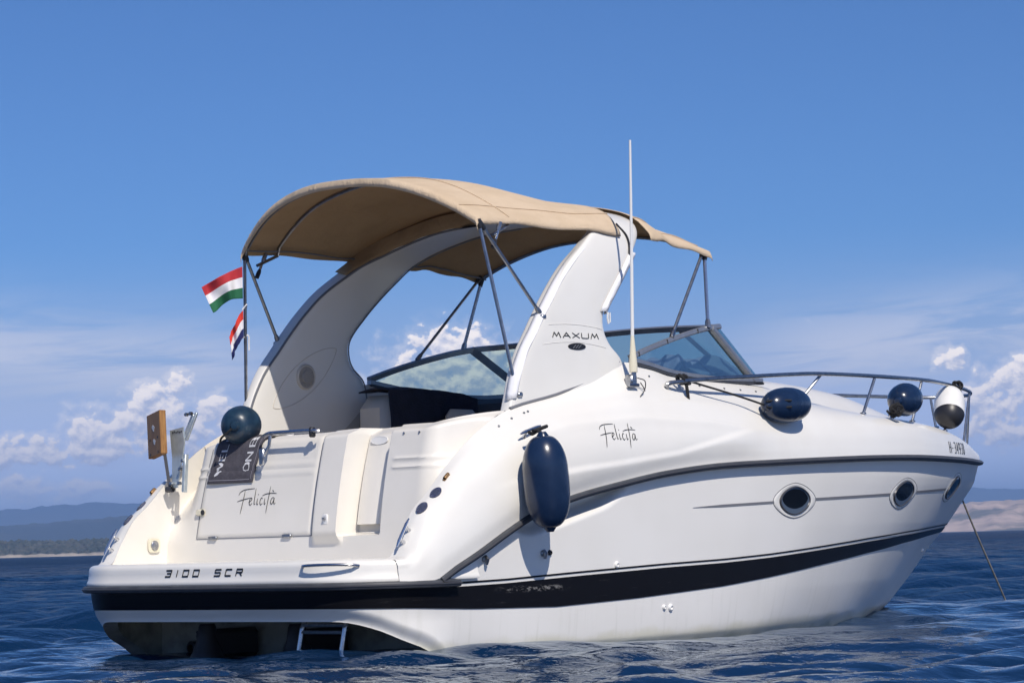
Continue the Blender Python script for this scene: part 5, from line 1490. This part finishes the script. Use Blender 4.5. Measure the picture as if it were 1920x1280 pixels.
HM_karst = hill_mat('bare_limestone', (.60, .46, .37), (.42, .33, .27), .011, (.17, .16, .13))
ridge('hills', -36, -.5, 12000, 2500, [(-16, 250), (-12.5, 240), (-11, 262), (-9.5, 282), (-8.6, 275), (-6, 268), (-2.5, 220)], .06, HM_far, 'pale blue hills farthest behind the left shore', 5)
ridge('hills', -36, -1.5, 6200, 1500, [(-16, 80), (-12, 88), (-11, 92), (-9.5, 104), (-8.4, 108), (-6, 100), (-1, 70)], .07, HM_far, 'darker blue hills midway behind the left shore', 17)
ridge('hills', 1.5, 36, 14000, 2500, [(5, 160), (8.5, 230), (9.6, 268), (10.6, 262), (11.6, 246), (13.5, 235), (17, 210)], .05, HM_far, 'blue hills farthest behind the right shore', 29)
ridge('hills', 4.0, 34, 4300, 1000, [(6.5, 36), (9.6, 50), (10.4, 57), (11.2, 59), (12, 53), (13.5, 58), (17, 48)], .10, HM_karst, 'pale bare limestone hills on the right shore', 41)
head = ridge('headland', -36, -2.5, 2600, 420, [(-17, 15), (-12, 15.5), (-10, 15), (-8, 16), (-5, 14), (-1.5, 9)], .05, HM_wood, 'low wooded headland on the left shore', 53)
# pale rocky shoreline
b = MB(); rows = []
for i, d in enumerate(np.linspace(-36, -2.5, 480)):
    k = 1+.5*math.sin(i*.7)+.4*math.sin(i*1.9)
    rows.append([(*polar(d, 2590), -1), (*polar(d, 2596), 1.0+.7*abs(k)), (*polar(d, 2640), 2.0+.9*abs(k))])
b.grid(rows, flip=True); tag(b.build('shore', hill_mat('pale_rock', (.42, .36, .29), (.30, .26, .2), .03), None, smooth=0), 'strip of pale shore rock below the wooded headland', 'shore', kind='structure')
# forest on the headland: too far to tell trees apart
b = MB(); HBV = bvh_of(head)
for _ in range(4600):
    d = random.uniform(-30, -3); r = random.uniform(2650, 2990); x, y = polar(d, r)
    h = HBV.ray_cast(Vector((x, y, 500)), Vector((0, 0, -1)))
    if h[0] is None: continue
    z = h[0].z; s = random.uniform(2.5, 5.5); q = [(x+s*math.cos(t)*random.uniform(.7, 1.3), y+s*math.sin(t)*random.uniform(.7, 1.3)) for t in (0, 1.26, 2.5, 3.8, 5.0)]
    V = [(a, c, z-.5) for a, c in q]+[(a*.8+x*.2, c*.8+y*.2, z+s*.55*random.uniform(.7, 1.3)) for a, c in q]+[(x, y, z+s*random.uniform(.8, 1.15))]
    b.add(V, [(i, (i+1) % 5, 5+(i+1) % 5, 5+i) for i in range(5)]+[(5+i, 5+(i+1) % 5, 10) for i in range(5)])
tag(b.build('forest', hill_mat('dark_foliage', (.040, .050, .036), (.085, .085, .065), .05), None, smooth=0), 'dark pine wood covering the low headland', 'forest', kind='stuff')

# air: far shores fade to blue
hm = bpy.data.materials.new('sea_air'); hm.use_nodes = True; hm.node_tree.nodes.clear()
pvn = hm.node_tree.nodes.new('ShaderNodeVolumePrincipled'); pvn.inputs['Color'].default_value = (.36, .58, 1.0, 1); pvn.inputs['Density'].default_value = 1.3e-4
on = hm.node_tree.nodes.new('ShaderNodeOutputMaterial'); hm.node_tree.links.new(pvn.outputs[0], on.inputs['Volume'])
b = MB(); b.box((0, 0, 152), (44000, 44000, 310)); tag(b.build('haze', hm, None, smooth=0), 'thin blue sea haze between the camera and the far shores', 'haze', kind='stuff')
